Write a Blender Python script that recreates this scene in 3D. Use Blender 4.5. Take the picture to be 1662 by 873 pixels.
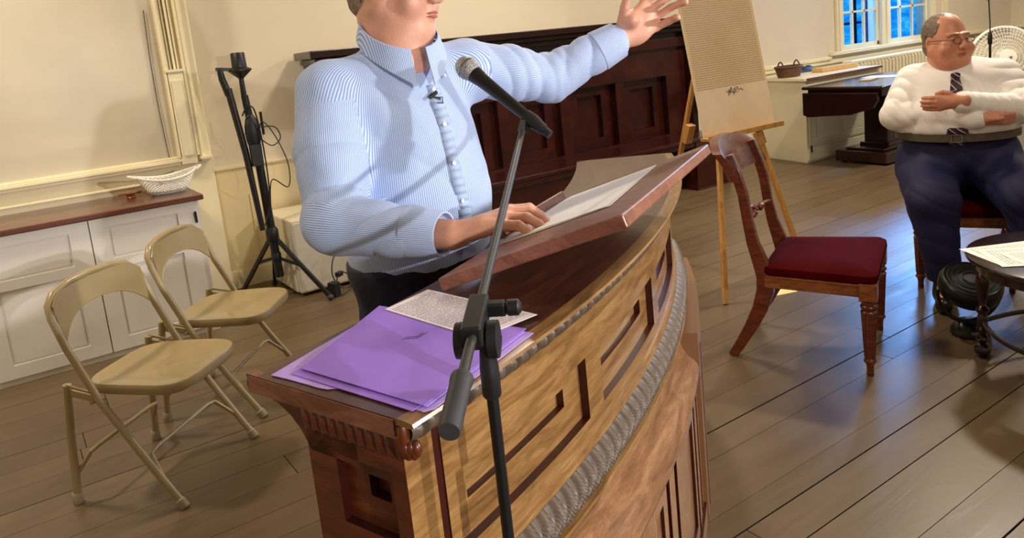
import bpy, math, random
import numpy as np
from mathutils import Vector, Matrix, noise
random.seed(7)
for o in list(bpy.data.objects): bpy.data.objects.remove(o)
SC = bpy.context.scene
PI = math.pi
# ------------------------------------------------------------------ camera
cam_d = bpy.data.cameras.new('camera'); cam = bpy.data.objects.new('camera', cam_d)
SC.collection.objects.link(cam); SC.camera = cam
RM = [[0.8212808747, -0.1772434039, 0.5422937401], [-0.5614146439, -0.0818936165, 0.8234725454], [-0.1015446813, -0.9807538995, -0.1667647035]]
cam.matrix_world = Matrix(((RM[0][0], -RM[0][1], -RM[0][2], 0.0), (RM[1][0], -RM[1][1], -RM[1][2], 0.0),
                           (RM[2][0], -RM[2][1], -RM[2][2], 1.385), (0, 0, 0, 1)))
cam_d.sensor_width = 36.0; cam_d.lens = 36.0 * 1240 / 1662
cam_d.shift_x = 0.0; cam_d.shift_y = (283.57 - 436.5) / 1662
cam_d.clip_start = 0.05; cam_d.clip_end = 200
# ------------------------------------------------------------------ view, world, lights
SC.view_settings.view_transform = 'Standard'; SC.view_settings.look = 'None'
SC.view_settings.gamma = 1.0; SC.view_settings.use_curve_mapping = False
SC.view_settings.exposure = 0.15
SC.cycles.use_denoising = True
SC.cycles.max_bounces = 8; SC.cycles.sample_clamp_indirect = 4.0
W = bpy.data.worlds.new('dusk'); SC.world = W; W.use_nodes = True
wn = W.node_tree.nodes['Background']; wn.inputs[0].default_value = (0.03, 0.30, 0.95, 1); wn.inputs[1].default_value = 1.0

def lamp(name, kind, loc, energy, color, size=0.1, target=None, spot=None, blend=0.5, sizey=None):
    d = bpy.data.lights.new(name, kind); d.energy = energy; d.color = color
    if kind == 'AREA':
        d.size = size
        if sizey: d.shape = 'RECTANGLE'; d.size_y = sizey
    else: d.shadow_soft_size = size
    if spot: d.spot_size = math.radians(spot); d.spot_blend = blend
    o = bpy.data.objects.new(name, d); SC.collection.objects.link(o); o.location = loc
    if target is not None:
        o.rotation_euler = (Vector(target) - Vector(loc)).to_track_quat('-Z', 'Y').to_euler()
    return o
WARM = (1.0, 0.86, 0.68)
lamp('key_spot', 'SPOT', (0.70, -1.7, 1.50), 190, (1.0, 0.95, 0.90), 0.03, (0.5, 3.0, 0.8), 75, 0.6)
lamp('side_spot', 'SPOT', (3.3, -1.3, 1.75), 360, (1.0, 0.96, 0.92), 0.05, (0.8, 1.7, 1.1), 50, 0.7)
for i, (x, y, e) in enumerate([(-0.5, 3.7, 46), (2.9, 3.5, 46), (5.3, 2.3, 90), (9.2, 2.8, 80), (2.6, 0.4, 18), (6.2, -0.6, 20), (0.2, -2.6, 36)]):
    lamp('ceiling_lamp_light', 'AREA', (x, y, 3.12), e, WARM, 0.3)
lamp('window_daylight', 'AREA', (8.85, 5.45, 2.12), 260, (0.16, 0.42, 1.0), 1.8, (4.2, 1.2, 0.0), sizey=0.8)

# ------------------------------------------------------------------ helpers
def link(o, parent=None):
    SC.collection.objects.link(o)
    if parent is not None: o.parent = parent
    return o
def tag(o, label=None, cat=None, group=None, kind=None):
    if label: o['label'] = label
    if cat: o['category'] = cat
    if group: o['group'] = group
    if kind: o['kind'] = kind
    return o
def empty(name, loc=(0, 0, 0), rz=0.0, label=None, cat=None, group=None):
    o = bpy.data.objects.new(name, None); o.location = loc; o.rotation_euler = (0, 0, rz); o.empty_display_size = 0.05
    link(o); return tag(o, label, cat, group)
def copy_tree(o, parent=None):
    c = o.copy(); SC.collection.objects.link(c); c.parent = parent
    for ch in list(o.children): copy_tree(ch, c)
    return c

class MB:
    def __init__(s): s.v = []; s.f = []; s.m = []; s.uv = []
    def face(s, idx, mi=0, uv=None):
        s.f.append(tuple(idx)); s.m.append(mi); s.uv.append(uv)
    def box(s, c, sz, rz=0.0, mi=0, rot=None):
        M = rot if rot is not None else Matrix.Rotation(rz, 3, 'Z'); c = Vector(c); n = len(s.v)
        for x, y, z in ((-1,-1,-1),(1,-1,-1),(1,1,-1),(-1,1,-1),(-1,-1,1),(1,-1,1),(1,1,1),(-1,1,1)):
            s.v.append(tuple(c + M @ Vector((x*sz[0]/2, y*sz[1]/2, z*sz[2]/2))))
        for q in ((3,2,1,0),(4,5,6,7),(0,1,5,4),(1,2,6,5),(2,3,7,6),(3,0,4,7)): s.face([n+i for i in q], mi)
    def bb(s, x0, x1, y0, y1, z0, z1, mi=0): s.box(((x0+x1)/2, (y0+y1)/2, (z0+z1)/2), (x1-x0, y1-y0, z1-z0), 0, mi)
    def rings(s, rings, caps=True, mi=0, closed=False):
        n0 = len(s.v); k = len(rings[0])
        for r in rings: s.v += [tuple(p) for p in r]
        m = len(rings)
        for i in range(m if closed else m-1):
            a = n0 + i*k; b = n0 + ((i+1) % m)*k
            for j in range(k):
                s.face((a+j, a+(j+1) % k, b+(j+1) % k, b+j), mi)
        if caps and not closed:
            s.face([n0+j for j in range(k)][::-1], mi); s.face([n0+(m-1)*k+j for j in range(k)], mi)
    def tube(s, pts, r, n=10, mi=0, caps=True, flat=1.0, closed=False, up=None):
        pts = [Vector(p) for p in pts]; m = len(pts)
        rs = r if isinstance(r, (list, tuple)) else [r]*m
        rings = []; prev = None
        for i, p in enumerate(pts):
            if closed: t = (pts[(i+1) % m] - pts[i-1])
            else: t = (pts[min(i+1, m-1)] - pts[max(i-1, 0)])
            t.normalize()
            if prev is None:
                u = Vector(up) if up is not None else (Vector((0, 0, 1)) if abs(t.z) < 0.9 else Vector((1, 0, 0)))
            else: u = prev
            a = (u - t*u.dot(t)).normalized(); prev = a; b = t.cross(a)
            rings.append([p + a*math.cos(2*PI*j/n)*rs[i] + b*math.sin(2*PI*j/n)*rs[i]*flat for j in range(n)])
        s.rings(rings, caps, mi, closed)
    def bar(s, a, b, w, h, mi=0, up=(0, 0, 1), w2=None, h2=None):
        a = Vector(a); b = Vector(b); t = (b-a).normalized(); u = Vector(up); u = (u - t*u.dot(t)).normalized(); v = t.cross(u)
        w2 = w if w2 is None else w2; h2 = h if h2 is None else h2
        s.rings([[a+u*h/2+v*w/2, a-u*h/2+v*w/2, a-u*h/2-v*w/2, a+u*h/2-v*w/2], [b+u*h2/2+v*w2/2, b-u*h2/2+v*w2/2, b-u*h2/2-v*w2/2, b+u*h2/2-v*w2/2]], True, mi)
    def lathe(s, prof, c=(0, 0, 0), n=20, mi=0, axis=None, flute=None):
        c = Vector(c); Q = Vector((0, 0, 1)).rotation_difference(Vector(axis).normalized()).to_matrix() if axis is not None else Matrix.Identity(3)
        rings = []
        for i, (r, z) in enumerate(prof):
            ring = []
            for j in range(n):
                a = 2*PI*j/n; rr = r
                if flute and flute[0] <= z <= flute[1]: rr = r*(1 - flute[2]*(0.5+0.5*math.cos(a*flute[3])))
                ring.append(c + Q @ Vector((rr*math.cos(a), rr*math.sin(a), z)))
            rings.append(ring)
        s.rings(rings, True, mi)
    def prism(s, poly, thick, origin=(0, 0, 0), ax=(1, 0, 0), ay=(0, 0, 1), mi=0):
        o = Vector(origin); ax = Vector(ax).normalized(); ay = Vector(ay).normalized(); an = ax.cross(ay)
        r0 = [o+ax*p[0]+ay*p[1]-an*thick/2 for p in poly]; r1 = [o+ax*p[0]+ay*p[1]+an*thick/2 for p in poly]
        s.rings([r0, r1], True, mi)
    def ell(s, c, r, n=14, m=8, rot=None, mi=0):
        c = Vector(c); M = rot if rot is not None else Matrix.Identity(3); rings = []
        for i in range(1, m):
            t = PI*i/m
            rings.append([c + M @ Vector((r[0]*math.sin(t)*math.cos(2*PI*j/n), r[1]*math.sin(t)*math.sin(2*PI*j/n), -r[2]*math.cos(t))) for j in range(n)])
        s.rings(rings, True, mi)
    def grid(s, nu, nv, fn, mi=0, uvfn=None, flip=False):
        n0 = len(s.v)
        for j in range(nv+1):
            for i in range(nu+1): s.v.append(tuple(fn(i/nu, j/nv)))
        for j in range(nv):
            for i in range(nu):
                a = n0 + j*(nu+1)+i; q = [a, a+1, a+nu+2, a+nu+1]
                uv = None
                if uvfn: uv = [uvfn(i/nu, j/nv), uvfn((i+1)/nu, j/nv), uvfn((i+1)/nu, (j+1)/nv), uvfn(i/nu, (j+1)/nv)]
                if flip: q = q[::-1]; uv = uv[::-1] if uv else None
                s.face(q, mi, uv)
    def relief(s, us, vs, depth, mp, mats=None, wall=1, sub=None, flip=False):
        """us, vs break values; depth[j][i] of a cell; mp(u, v, d) -> point; walls where neighbouring depths differ"""
        nu, nv = len(us)-1, len(vs)-1
        def q(pts, uvs, mi):
            n = len(s.v); s.v += [tuple(p) for p in pts]; ids = [n, n+1, n+2, n+3]
            if flip: ids = ids[::-1]; uvs = uvs[::-1]
            s.face(ids, mi, uvs)
        for j in range(nv):
            for i in range(nu):
                d = depth[j][i]; mi = mats[j][i] if mats else 0
                k = sub(us[i], us[i+1]) if sub else 1
                for t in range(k):
                    a = us[i] + (us[i+1]-us[i])*t/k; b = us[i] + (us[i+1]-us[i])*(t+1)/k
                    q([mp(a, vs[j], d), mp(b, vs[j], d), mp(b, vs[j+1], d), mp(a, vs[j+1], d)], [(a, vs[j]), (b, vs[j]), (b, vs[j+1]), (a, vs[j+1])], mi)
                    if j+1 < nv and abs(depth[j+1][i]-d) > 1e-6:
                        e = depth[j+1][i]; v = vs[j+1]
                        q([mp(a, v, d), mp(b, v, d), mp(b, v, e), mp(a, v, e)], [(a, v), (b, v), (b, v+.01), (a, v+.01)], wall)
                if i+1 < nu and abs(depth[j][i+1]-d) > 1e-6:
                    e = depth[j][i+1]; u = us[i+1]
                    q([mp(u, vs[j], d), mp(u, vs[j+1], d), mp(u, vs[j+1], e), mp(u, vs[j], e)], [(u, vs[j]), (u, vs[j+1]), (u, vs[j+1]), (u, vs[j])], wall)
    def build(s, name, mat, parent=None, smooth=40, bevel=0, kind=None, loc=None, label=None, recalc=True):
        me = bpy.data.meshes.new(name)
        me.from_pydata(s.v, [], s.f)
        mats = mat if isinstance(mat, (list, tuple)) else [mat]
        for m in mats: me.materials.append(m)
        me.polygons.foreach_set('material_index', [min(i, len(mats)-1) for i in s.m])
        if any(u is not None for u in s.uv):
            ul = me.uv_layers.new(name='uv'); k = 0; flat = []
            for f, u in zip(s.f, s.uv):
                for t in range(len(f)): flat += list(u[t]) if u else [0.0, 0.0]
            ul.data.foreach_set('uv', flat)
        if recalc:
            import bmesh
            bm = bmesh.new(); bm.from_mesh(me); bmesh.ops.recalc_face_normals(bm, faces=bm.faces); bm.to_mesh(me); bm.free()
        if smooth:
            me.polygons.foreach_set('use_smooth', [True]*len(me.polygons)); me.set_sharp_from_angle(angle=math.radians(smooth))
        me.update()
        o = bpy.data.objects.new(name, me); link(o, parent)
        if loc is not None: o.location = loc
        if bevel:
            b = o.modifiers.new('bevel', 'BEVEL'); b.width = bevel; b.segments = 2; b.limit_method = 'ANGLE'; b.angle_limit = math.radians(50)
        if kind: o['kind'] = kind
        if label: o['label'] = label
        return o

# ------------------------------------------------------------------ materials
def sr(c):  # sRGB 0-255 -> linear
    return tuple(((x/255)/12.92 if x/255 <= 0.04045 else ((x/255+0.055)/1.055)**2.4) for x in c[:3]) + (1,)
class NT:
    def __init__(s, name):
        s.m = bpy.data.materials.new(name); s.m.use_nodes = True; s.t = s.m.node_tree; s.n = s.t.nodes; s.b = s.n['Principled BSDF']
    def add(s, typ, **kw):
        n = s.n.new(typ)
        for k, v in kw.items():
            if k.startswith('i_'):
                key = k[2:]; key = int(key) if key.isdigit() else key
                if isinstance(v, bpy.types.NodeSocket): s.t.links.new(v, n.inputs[key])
                else: n.inputs[key].default_value = v
            else: setattr(n, k, v)
        return n
    def lk(s, a, b): s.t.links.new(a, b)
    def coord(s, uv=False, obj=True, scale=(1, 1, 1), rot=(0, 0, 0)):
        tc = s.add('ShaderNodeTexCoord'); mp = s.add('ShaderNodeMapping')
        s.lk(tc.outputs['UV' if uv else ('Object' if obj else 'Generated')], mp.inputs[0])
        mp.inputs['Scale'].default_value = scale; mp.inputs['Rotation'].default_value = rot
        return mp.outputs[0]
    def noise(s, co, sc, det=4, rough=0.5, dist=0.0):
        n = s.add('ShaderNodeTexNoise', i_Vector=co, i_Scale=sc, i_Detail=det, i_Roughness=rough, i_Distortion=dist); return n.outputs['Fac']
    def ramp(s, fac, stops, interp='LINEAR'):
        n = s.add('ShaderNodeValToRGB'); s.lk(fac, n.inputs[0]); cr = n.color_ramp; cr.interpolation = interp
        while len(cr.elements) < len(stops): cr.elements.new(0.5)
        for e, (p, c) in zip(cr.elements, stops): e.position = p; e.color = c if len(c) == 4 else (*c, 1)
        return n.outputs[0]
    def math(s, op, a, b=0.0, c=None):
        n = s.add('ShaderNodeMath', operation=op)
        for i, v in enumerate((a, b) if c is None else (a, b, c)):
            if isinstance(v, bpy.types.NodeSocket): s.lk(v, n.inputs[i])
            else: n.inputs[i].default_value = v
        return n.outputs[0]
    def mix(s, f, a, b, mode='MIX'):
        n = s.add('ShaderNodeMix', data_type='RGBA', blend_type=mode)
        for i, v in ((0, f), (6, a), (7, b)):
            if isinstance(v, bpy.types.NodeSocket): s.lk(v, n.inputs[i])
            else: n.inputs[i].default_value = v
        return n.outputs[2]
    def bump(s, h, strength=0.3, dist=0.01):
        n = s.add('ShaderNodeBump', i_Height=h, i_Strength=strength, i_Distance=dist); s.lk(n.outputs[0], s.b.inputs['Normal'])
    def base(s, v):
        if isinstance(v, bpy.types.NodeSocket): s.lk(v, s.b.inputs['Base Color'])
        else: s.b.inputs['Base Color'].default_value = v
    def set(s, **kw):
        for k, v in kw.items(): s.b.inputs[k.replace('_', ' ')].default_value = v
        return s.m

def plain(name, col, rough=0.5, var=0.08, sc=6.0, metal=0.0, bump=0.0, bsc=60, coat=0.0, sheen=0.0, spec=0.5):
    t = NT(name); c = sr(col); co = t.coord()
    f = t.noise(co, sc, 3); d = tuple(min(1, x*(1-var)) for x in c[:3]) + (1,); l = tuple(min(1, x*(1+var)) for x in c[:3]) + (1,)
    t.base(t.ramp(f, [(0.3, d), (0.7, l)]))
    if bump: t.bump(t.noise(co, bsc, 4), bump, 0.004)
    t.set(Roughness=rough, Metallic=metal)
    t.b.inputs['Coat Weight'].default_value = coat; t.b.inputs['Sheen Weight'].default_value = sheen
    t.b.inputs['Specular IOR Level'].default_value = spec
    return t.m
def wood(name, dark, mid, light, scale=(3, 40, 40), uv=False, rough=0.3, rot=(0, 0, 0), coat=0.2, fine=8.0, bump=0.05, obj=True):
    t = NT(name); co = t.coord(uv=uv, obj=obj, scale=scale, rot=rot)
    f = t.noise(co, 1.0, 5, 0.62, 1.2); g = t.noise(co, fine, 3, 0.6)
    h = t.math('ADD', t.math('MULTIPLY', f, 0.75), t.math('MULTIPLY', g, 0.25))
    t.base(t.ramp(h, [(0.30, sr(dark)), (0.5, sr(mid)), (0.70, sr(light))]))
    t.bump(h, bump, 0.002); t.set(Roughness=rough); t.b.inputs['Coat Weight'].default_value = coat; t.b.inputs['Coat Roughness'].default_value = 0.15
    return t.m
M = {}
M['wall'] = plain('wall_paint', (224, 212, 188), 0.6, 0.03, 1.5, bump=0.05, bsc=30)
M['cream'] = plain('cream_gloss_paint', (240, 228, 190), 0.35, 0.03, 3)
M['dado'] = plain('dado_paint', (236, 220, 176), 0.35, 0.04, 3)
M['cabinet'] = plain('cabinet_white_paint', (226, 222, 216), 0.35, 0.02, 5)
M['ceil'] = plain('ceiling_paint', (235, 228, 212), 0.8, 0.02, 2)
M['black'] = plain('black_metal', (16, 16, 17), 0.4, 0.2, 30)
M['blackp'] = plain('black_plastic', (24, 25, 28), 0.45, 0.2, 30)
M['rubber'] = plain('dark_rubber', (52, 52, 56), 0.6, 0.1, 30)
M['tan'] = plain('tan_enamel', (158, 140, 98), 0.34, 0.06, 9, coat=0.3)
M['tanfoot'] = plain('tan_rubber', (150, 138, 108), 0.7, 0.1, 20)
M['brown_cab'] = wood('counter_wood', (62, 30, 22), (92, 50, 36), (120, 70, 50), (2, 30, 30), coat=0.4)
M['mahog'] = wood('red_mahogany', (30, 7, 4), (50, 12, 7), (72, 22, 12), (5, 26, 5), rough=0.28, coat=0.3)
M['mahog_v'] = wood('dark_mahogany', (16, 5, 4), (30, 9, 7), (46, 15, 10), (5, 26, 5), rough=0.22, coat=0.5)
M['chairwood'] = wood('chair_mahogany', (58, 22, 12), (92, 38, 20), (128, 62, 34), (14, 14, 60), rough=0.28, coat=0.4)
M['railwood'] = wood('chair_rail_wood', (86, 42, 18), (128, 72, 32), (160, 98, 50), (14, 14, 60), rough=0.3, coat=0.4)
M['pine'] = wood('easel_pine', (168, 116, 52), (200, 146, 74), (222, 172, 100), (30, 30, 4), rough=0.4, coat=0.2)
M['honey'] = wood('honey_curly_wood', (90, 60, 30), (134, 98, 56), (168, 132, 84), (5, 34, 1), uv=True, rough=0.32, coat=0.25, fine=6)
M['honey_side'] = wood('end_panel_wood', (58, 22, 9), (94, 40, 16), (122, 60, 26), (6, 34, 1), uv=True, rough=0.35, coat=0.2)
M['honey_low'] = wood('pedestal_wood', (92, 60, 38), (132, 94, 64), (164, 126, 92), (5, 26, 1), uv=True, rough=0.3, coat=0.3)
M['inset'] = plain('dark_inset_wood', (52, 14, 8), 0.35, 0.25, 30)
M['top'] = wood('desk_top_wood', (46, 24, 16), (72, 40, 27), (98, 58, 40), (4, 30, 1), uv=True, rough=0.3, coat=0.2)
M['board'] = wood('book_rest_wood', (96, 56, 42), (132, 82, 62), (156, 106, 84), (26, 4, 26), rough=0.35, coat=0.2)
M['carve'] = plain('carved_grey_wood', (90, 76, 64), 0.42, 0.2, 40, coat=0.0)
M['velvet'] = plain('crimson_velvet', (66, 2, 6), 0.9, 0.2, 8, bump=0.1, bsc=300, sheen=0.0, spec=0.05)
M['purple'] = plain('purple_card', (152, 112, 220), 0.55, 0.03, 30)
M['purple_l'] = plain('light_purple_card', (186, 156, 236), 0.55, 0.03, 30)
M['white_pl'] = plain('white_plastic', (232, 228, 214), 0.4, 0.03, 8)
M['fridge'] = plain('fridge_enamel', (226, 218, 190), 0.35, 0.03, 5)
M['fridge_door'] = plain('fridge_door_panel', (206, 200, 186), 0.4, 0.05, 20, bump=0.1, bsc=200)
M['steel'] = plain('steel', (170, 170, 170), 0.3, 0.1, 20, metal=1.0)
M['wicker'] = plain('brown_wicker', (92, 58, 34), 0.6, 0.4, 60, bump=0.8, bsc=80)
M['whitewicker'] = plain('white_lattice', (240, 238, 226), 0.4, 0.05, 40)
M['brass'] = plain('brown_brass', (150, 92, 46), 0.35, 0.3, 40, metal=0.4)
M['skin'] = plain('fair_skin', (216, 160, 136), 0.45, 0.1, 18, bump=0.15, bsc=160)
M['skin'].node_tree.nodes['Principled BSDF'].inputs['Subsurface Weight'].default_value = 0.15
M['skin'].node_tree.nodes['Principled BSDF'].inputs['Subsurface Scale'].default_value = 0.01
M['skin2'] = plain('ruddy_skin', (206, 140, 112), 0.45, 0.12, 18, bump=0.15, bsc=160)
M['lip'] = plain('lip_skin', (176, 96, 84), 0.45, 0.1, 30)
M['hair'] = plain('grey_brown_hair', (120, 104, 84), 0.6, 0.35, 70, bump=0.8, bsc=120)
M['navy'] = plain('navy_cloth', (16, 20, 52), 0.75, 0.15, 20, bump=0.2, bsc=200)
M['navy2'] = plain('dark_blue_cloth', (9, 15, 66), 0.7, 0.15, 20, bump=0.2, bsc=200)
M['leather'] = plain('black_leather', (18, 17, 17), 0.35, 0.2, 40)
M['beltl'] = plain('worn_belt_leather', (86, 78, 62), 0.5, 0.2, 40)
M['whiteshirt'] = plain('white_shirt_cloth', (244, 240, 236), 0.75, 0.03, 15, bump=0.1, bsc=250)
M['button'] = plain('pearl_button', (226, 228, 236), 0.3, 0.05, 10)
M['eye'] = plain('eye_white', (225, 220, 215), 0.2, 0.02, 10)
M['dark'] = plain('near_black', (12, 11, 12), 0.6, 0.1, 10)
M['tanbox'] = plain('tan_cardboard', (206, 168, 104), 0.6, 0.1, 20)
M['notey'] = plain('yellow_card', (232, 214, 150), 0.6, 0.05, 20)
M['paper'] = plain('white_paper', (246, 246, 246), 0.6, 0.02, 20)

def mat_floor():
    t = NT('brown_painted_boards'); uv = t.coord(uv=True); co = t.coord()
    bid = t.add('ShaderNodeTexWhiteNoise', noise_dimensions='1D')
    sep = t.add('ShaderNodeSeparateXYZ', i_0=uv); t.lk(sep.outputs[1], bid.inputs['W'])
    st = t.add('ShaderNodeMapping', i_Vector=co); st.inputs['Scale'].default_value = (1.2, 9, 1)
    f = t.noise(st.outputs[0], 1.5, 6, 0.6, 0.6); big = t.noise(co, 0.9, 3)
    a = t.math('ADD', t.math('MULTIPLY', bid.outputs['Value'], 0.28), t.math('ADD', t.math('MULTIPLY', f, 0.45), t.math('MULTIPLY', big, 0.3)))
    col = t.ramp(a, [(0.25, sr((84, 67, 46))), (0.55, sr((101, 83, 58))), (0.85, sr((120, 101, 74)))])
    v = t.add('ShaderNodeTexVoronoi', i_Vector=st.outputs[0], i_Scale=3.2, i_Randomness=1.0)
    n2 = t.noise(co, 3.0, 2)
    spk = t.math('LESS_THAN', v.outputs['Distance'], t.math('MULTIPLY', t.math('SUBTRACT', n2, 0.42), 0.22))
    sc = t.noise(co, 90, 2)
    spk = t.math('MULTIPLY', spk, t.math('GREATER_THAN', sc, 0.5))
    t.base(t.mix(t.math('MULTIPLY', spk, 0.55), col, sr((196, 176, 144))))
    r = t.math('ADD', 0.26, t.math('MULTIPLY', f, 0.22)); t.lk(r, t.b.inputs['Roughness'])
    t.bump(t.math('ADD', f, t.math('MULTIPLY', t.noise(co, 25, 4), 0.3)), 0.25, 0.003)
    return t.m
M['floor'] = mat_floor()
M['gap'] = plain('dark_gap', (18, 12, 9), 0.9, 0.1, 10)

# ---------------------------------------------------------------- floor: real boards with gaps
def build_floor():
    b = MB(); rnd = random.Random(3)
    X0, X1 = -2.2, 12.0
    ys = [0.02, 0.17, 0.33, 0.51, 0.66, 0.84, 0.98, 1.17, 1.30, 1.39, 1.60, 1.72, 1.88, 2.05, 2.2, 2.35, 2.52, 2.68, 2.84, 3.0, 3.17, 3.33, 3.49, 3.66, 3.86, 4.06, 4.2, 4.35, 4.5, 4.66, 4.82, 4.98, 5.14]
    strong = {0.84: .006, 1.17: .004, 1.30: .005, 1.72: .006, 3.0: .004, 3.49: .003, 4.06: .003, 0.51: .005}
    y = 0.02
    low = []
    while y > -4.2: y -= rnd.uniform(.13, .19); low.append(round(y, 3))
    ys = low[::-1] + ys
    b.bb(X0, X1, ys[0], ys[-1], -0.06, -0.008, 1)
    for i in range(len(ys)-1):
        g0 = strong.get(ys[i], rnd.choice([.0006, .0010, .0016, .0026]))/2; g1 = strong.get(ys[i+1], rnd.choice([.0006, .0010, .0016, .0026]))/2
        y0, y1 = ys[i]+g0, ys[i+1]-g1; x = X0
        while x < X1:
            x2 = min(X1, x + rnd.uniform(2.2, 4.2)); e = .0015
            n = len(b.v)
            b.v += [(x+e, y0, 0), (x2-e, y0, 0), (x2-e, y1, 0), (x+e, y1, 0), (x+e, y0, -.008), (x2-e, y0, -.008), (x2-e, y1, -.008), (x+e, y1, -.008)]
            k = rnd.uniform(0, 40)
            b.face((n, n+1, n+2, n+3), 0, [(x, k)]*4)
            for q in ((0, 4, 5, 1), (1, 5, 6, 2), (2, 6, 7, 3), (3, 7, 4, 0)): b.face([n+t for t in q], 1)
            x = x2
    b.build('floor', [M['floor'], M['gap']], kind='structure', smooth=0, recalc=False)
build_floor()

# ---------------------------------------------------------------- walls
def slab(name, x0, x1, y0, y1, z0, z1, m='wall'):
    b = MB(); b.bb(x0, x1, y0, y1, z0, z1); return b.build(name, M[m], kind='structure', smooth=0)
# back wall around a pair of window openings (x 7.95-9.75)
b = MB()
b.bb(1.04, 7.95, 5.10, 5.25, 0, 3.3); b.bb(9.80, 12.0, 5.10, 5.25, 0, 3.3)
b.bb(7.95, 9.80, 5.10, 5.25, 0, 0.955); b.bb(7.95, 9.80, 5.10, 5.25, 2.55, 3.3); b.bb(8.72, 8.90, 5.10, 5.25, 0.955, 2.55)
b.build('wall_back', M['wall'], kind='structure', smooth=0)
# lower part of the wall, a shade yellower, up to the chair rail
b = MB(); b.bb(1.04, 5.28, 5.085, 5.10, 0, 0.79)
for x in (1.28, 1.62, 2.1): b.bb(x, x+.006, 5.079, 5.085, 0.1, 0.6)
b.build('wall_back_dado', M['dado'], kind='structure', smooth=0)
b = MB(); b.bb(1.04, 5.28, 5.07, 5.10, 0.785, 0.80); b.bb(1.04, 5.28, 5.078, 5.10, 0.10, 0.115)
b.build('trim_1', M['cream'], kind='structure', smooth=0)
slab('baseboard_back', 1.04, 6.2, 5.075, 5.10, 0, 0.11, 'cream')
# left wall bay with the shaded window
slab('wall_left_bay', -2.2, 1.04, 4.86, 5.25, 0, 3.3, 'cream')
slab('wall_left', -2.35, -2.2, -4.3, 5.25, 0, 3.3)
slab('wall_right', 12.0, 12.15, -4.3, 5.25, 0, 3.3)
slab('wall_front', -2.35, 12.15, -4.45, -4.3, 0, 3.3)
slab('ceiling', -2.35, 12.15, -4.45, 5.25, 3.3, 3.4, 'ceil')
# chair rail on the right hand part
b = MB()
b.bb(5.28, 7.7, 5.06, 5.10, 0.865, 0.90); b.bb(7.7, 12.0, 5.04, 5.10, 0.905, 0.945); b.bb(5.28, 12.0, 5.08, 5.10, 0.82, 0.865)
b.bb(11.95, 12.0, -4.3, 5.04, 0.905, 0.945)
b.build('trim_2', M['cream'], kind='structure', smooth=0, bevel=.006)

# left window: shade panel, mouldings, sill
def mat_shade():
    t = NT('glossy_blind'); co = t.coord()
    mp = t.add('ShaderNodeMapping', i_Vector=co); mp.inputs['Scale'].default_value = (1.2, 1, 7)
    t.base(t.ramp(t.noise(co, 2), [(0.3, sr((190, 180, 156))), (0.7, sr((206, 194, 168)))])); t.bump(t.noise(mp.outputs[0], 0.9, 1, 0.3, 0.3), 0.25, 0.02); return t.set(Roughness=0.34)
M['shade'] = mat_shade()
w1 = empty('window_1', (0, 0, 0)); w1['kind'] = 'structure'
b = MB(); b.grid(60, 60, lambda u, v: (-2.1+2.95*u, 4.845+.002*math.sin(v*11+u*2), 0.93+2.0*v)); b.build('window_blind', M['shade'], w1)
b = MB()
b.bb(-2.2, .86, 4.80, 4.86, .905, .925); b.bb(-2.2, .86, 4.815, 4.86, .885, .905); b.bb(-2.2, .86, 4.825, 4.86, .925, .94)
b.bb(-2.2, .86, 4.84, 4.86, .80, .815)
b.build('window_sill', M['cream'], w1, smooth=0, bevel=.004)
b = MB()   # casing: inner bead, flutes, plinth block, outer round moulding, small cap
b.bb(.845, .862, 4.80, 4.86, .93, 3.1)
for x, w, d in ((.872, .012, .03), (.892, .008, .022), (.912, .012, .03), (.932, .008, .022)): b.bb(x-w/2, x+w/2, 4.86-d, 4.86, 1.44, 3.1)
b.bb(.858, .945, 4.80, 4.86, .89, 1.43); b.bb(.850, .952, 4.79, 4.86, 1.43, 1.445); b.bb(.875, .93, 4.79, 4.80, .94, 1.38)
b.tube([(.985, 4.845, .92), (.985, 4.845, 3.1)], .016, 12); b.bb(.955, .97, 4.83, 4.86, .93, 3.1)
b.bb(.965, 1.035, 4.80, 4.86, .905, .92); b.bb(.975, 1.028, 4.812, 4.86, .89, .905)
b.build('window_casing', M['cream'], w1, smooth=30)
b = MB(); pts = [(.80 - .012*math.sin(PI*k/14), 4.832, .90+(1.79-.90)*k/14) for k in range(15)]
b.tube(pts, .0022, 6)
tag(b.build('blind_cord', M['dark'], None), 'thin dark pull cord hanging down the beige blind', 'cord')

# right window pair
gl = NT('window_glass'); gl.b.inputs['Transmission Weight'].default_value = 1.0; gl.base((1, 1, 1, 1)); gl.b.inputs['IOR'].default_value = 1.02; M['glass'] = gl.set(Roughness=0.0)
def window(name, x0, x1):
    w = empty(name, (0, 0, 0)); w['kind'] = 'structure'
    z0, z1 = 0.955, 2.55
    b = MB()
    for xa, xb in ((x0, x0+.035), (x1-.035, x1)): b.bb(xa, xb, 5.12, 5.17, z0, z1)
    for za, zb in ((z0, z0+.04), (z1-.04, z1), (1.72, 1.76)): b.bb(x0, x1, 5.12, 5.17, za, zb)
    b.build('window_sash', M['cream'], w, smooth=0)
    b = MB(); n = 3
    for k in range(1, n): xx = x0+.035+(x1-x0-.07)*k/n; b.bb(xx-.013, xx+.013, 5.13, 5.16, z0+.03, z1-.03)
    for z in (1.36, 2.15): b.bb(x0+.03, x1-.03, 5.13, 5.16, z-.011, z+.011)
    b.build('muntin', M['cream'], w, smooth=0)
    b = MB(); b.bb(x0+.03, x1-.03, 5.143, 5.147, z0+.03, z1-.03); b.build('pane', M['glass'], w, smooth=0)
window('window_2', 7.95, 8.72); window('window_3', 8.90, 9.80)
b = MB()
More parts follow.
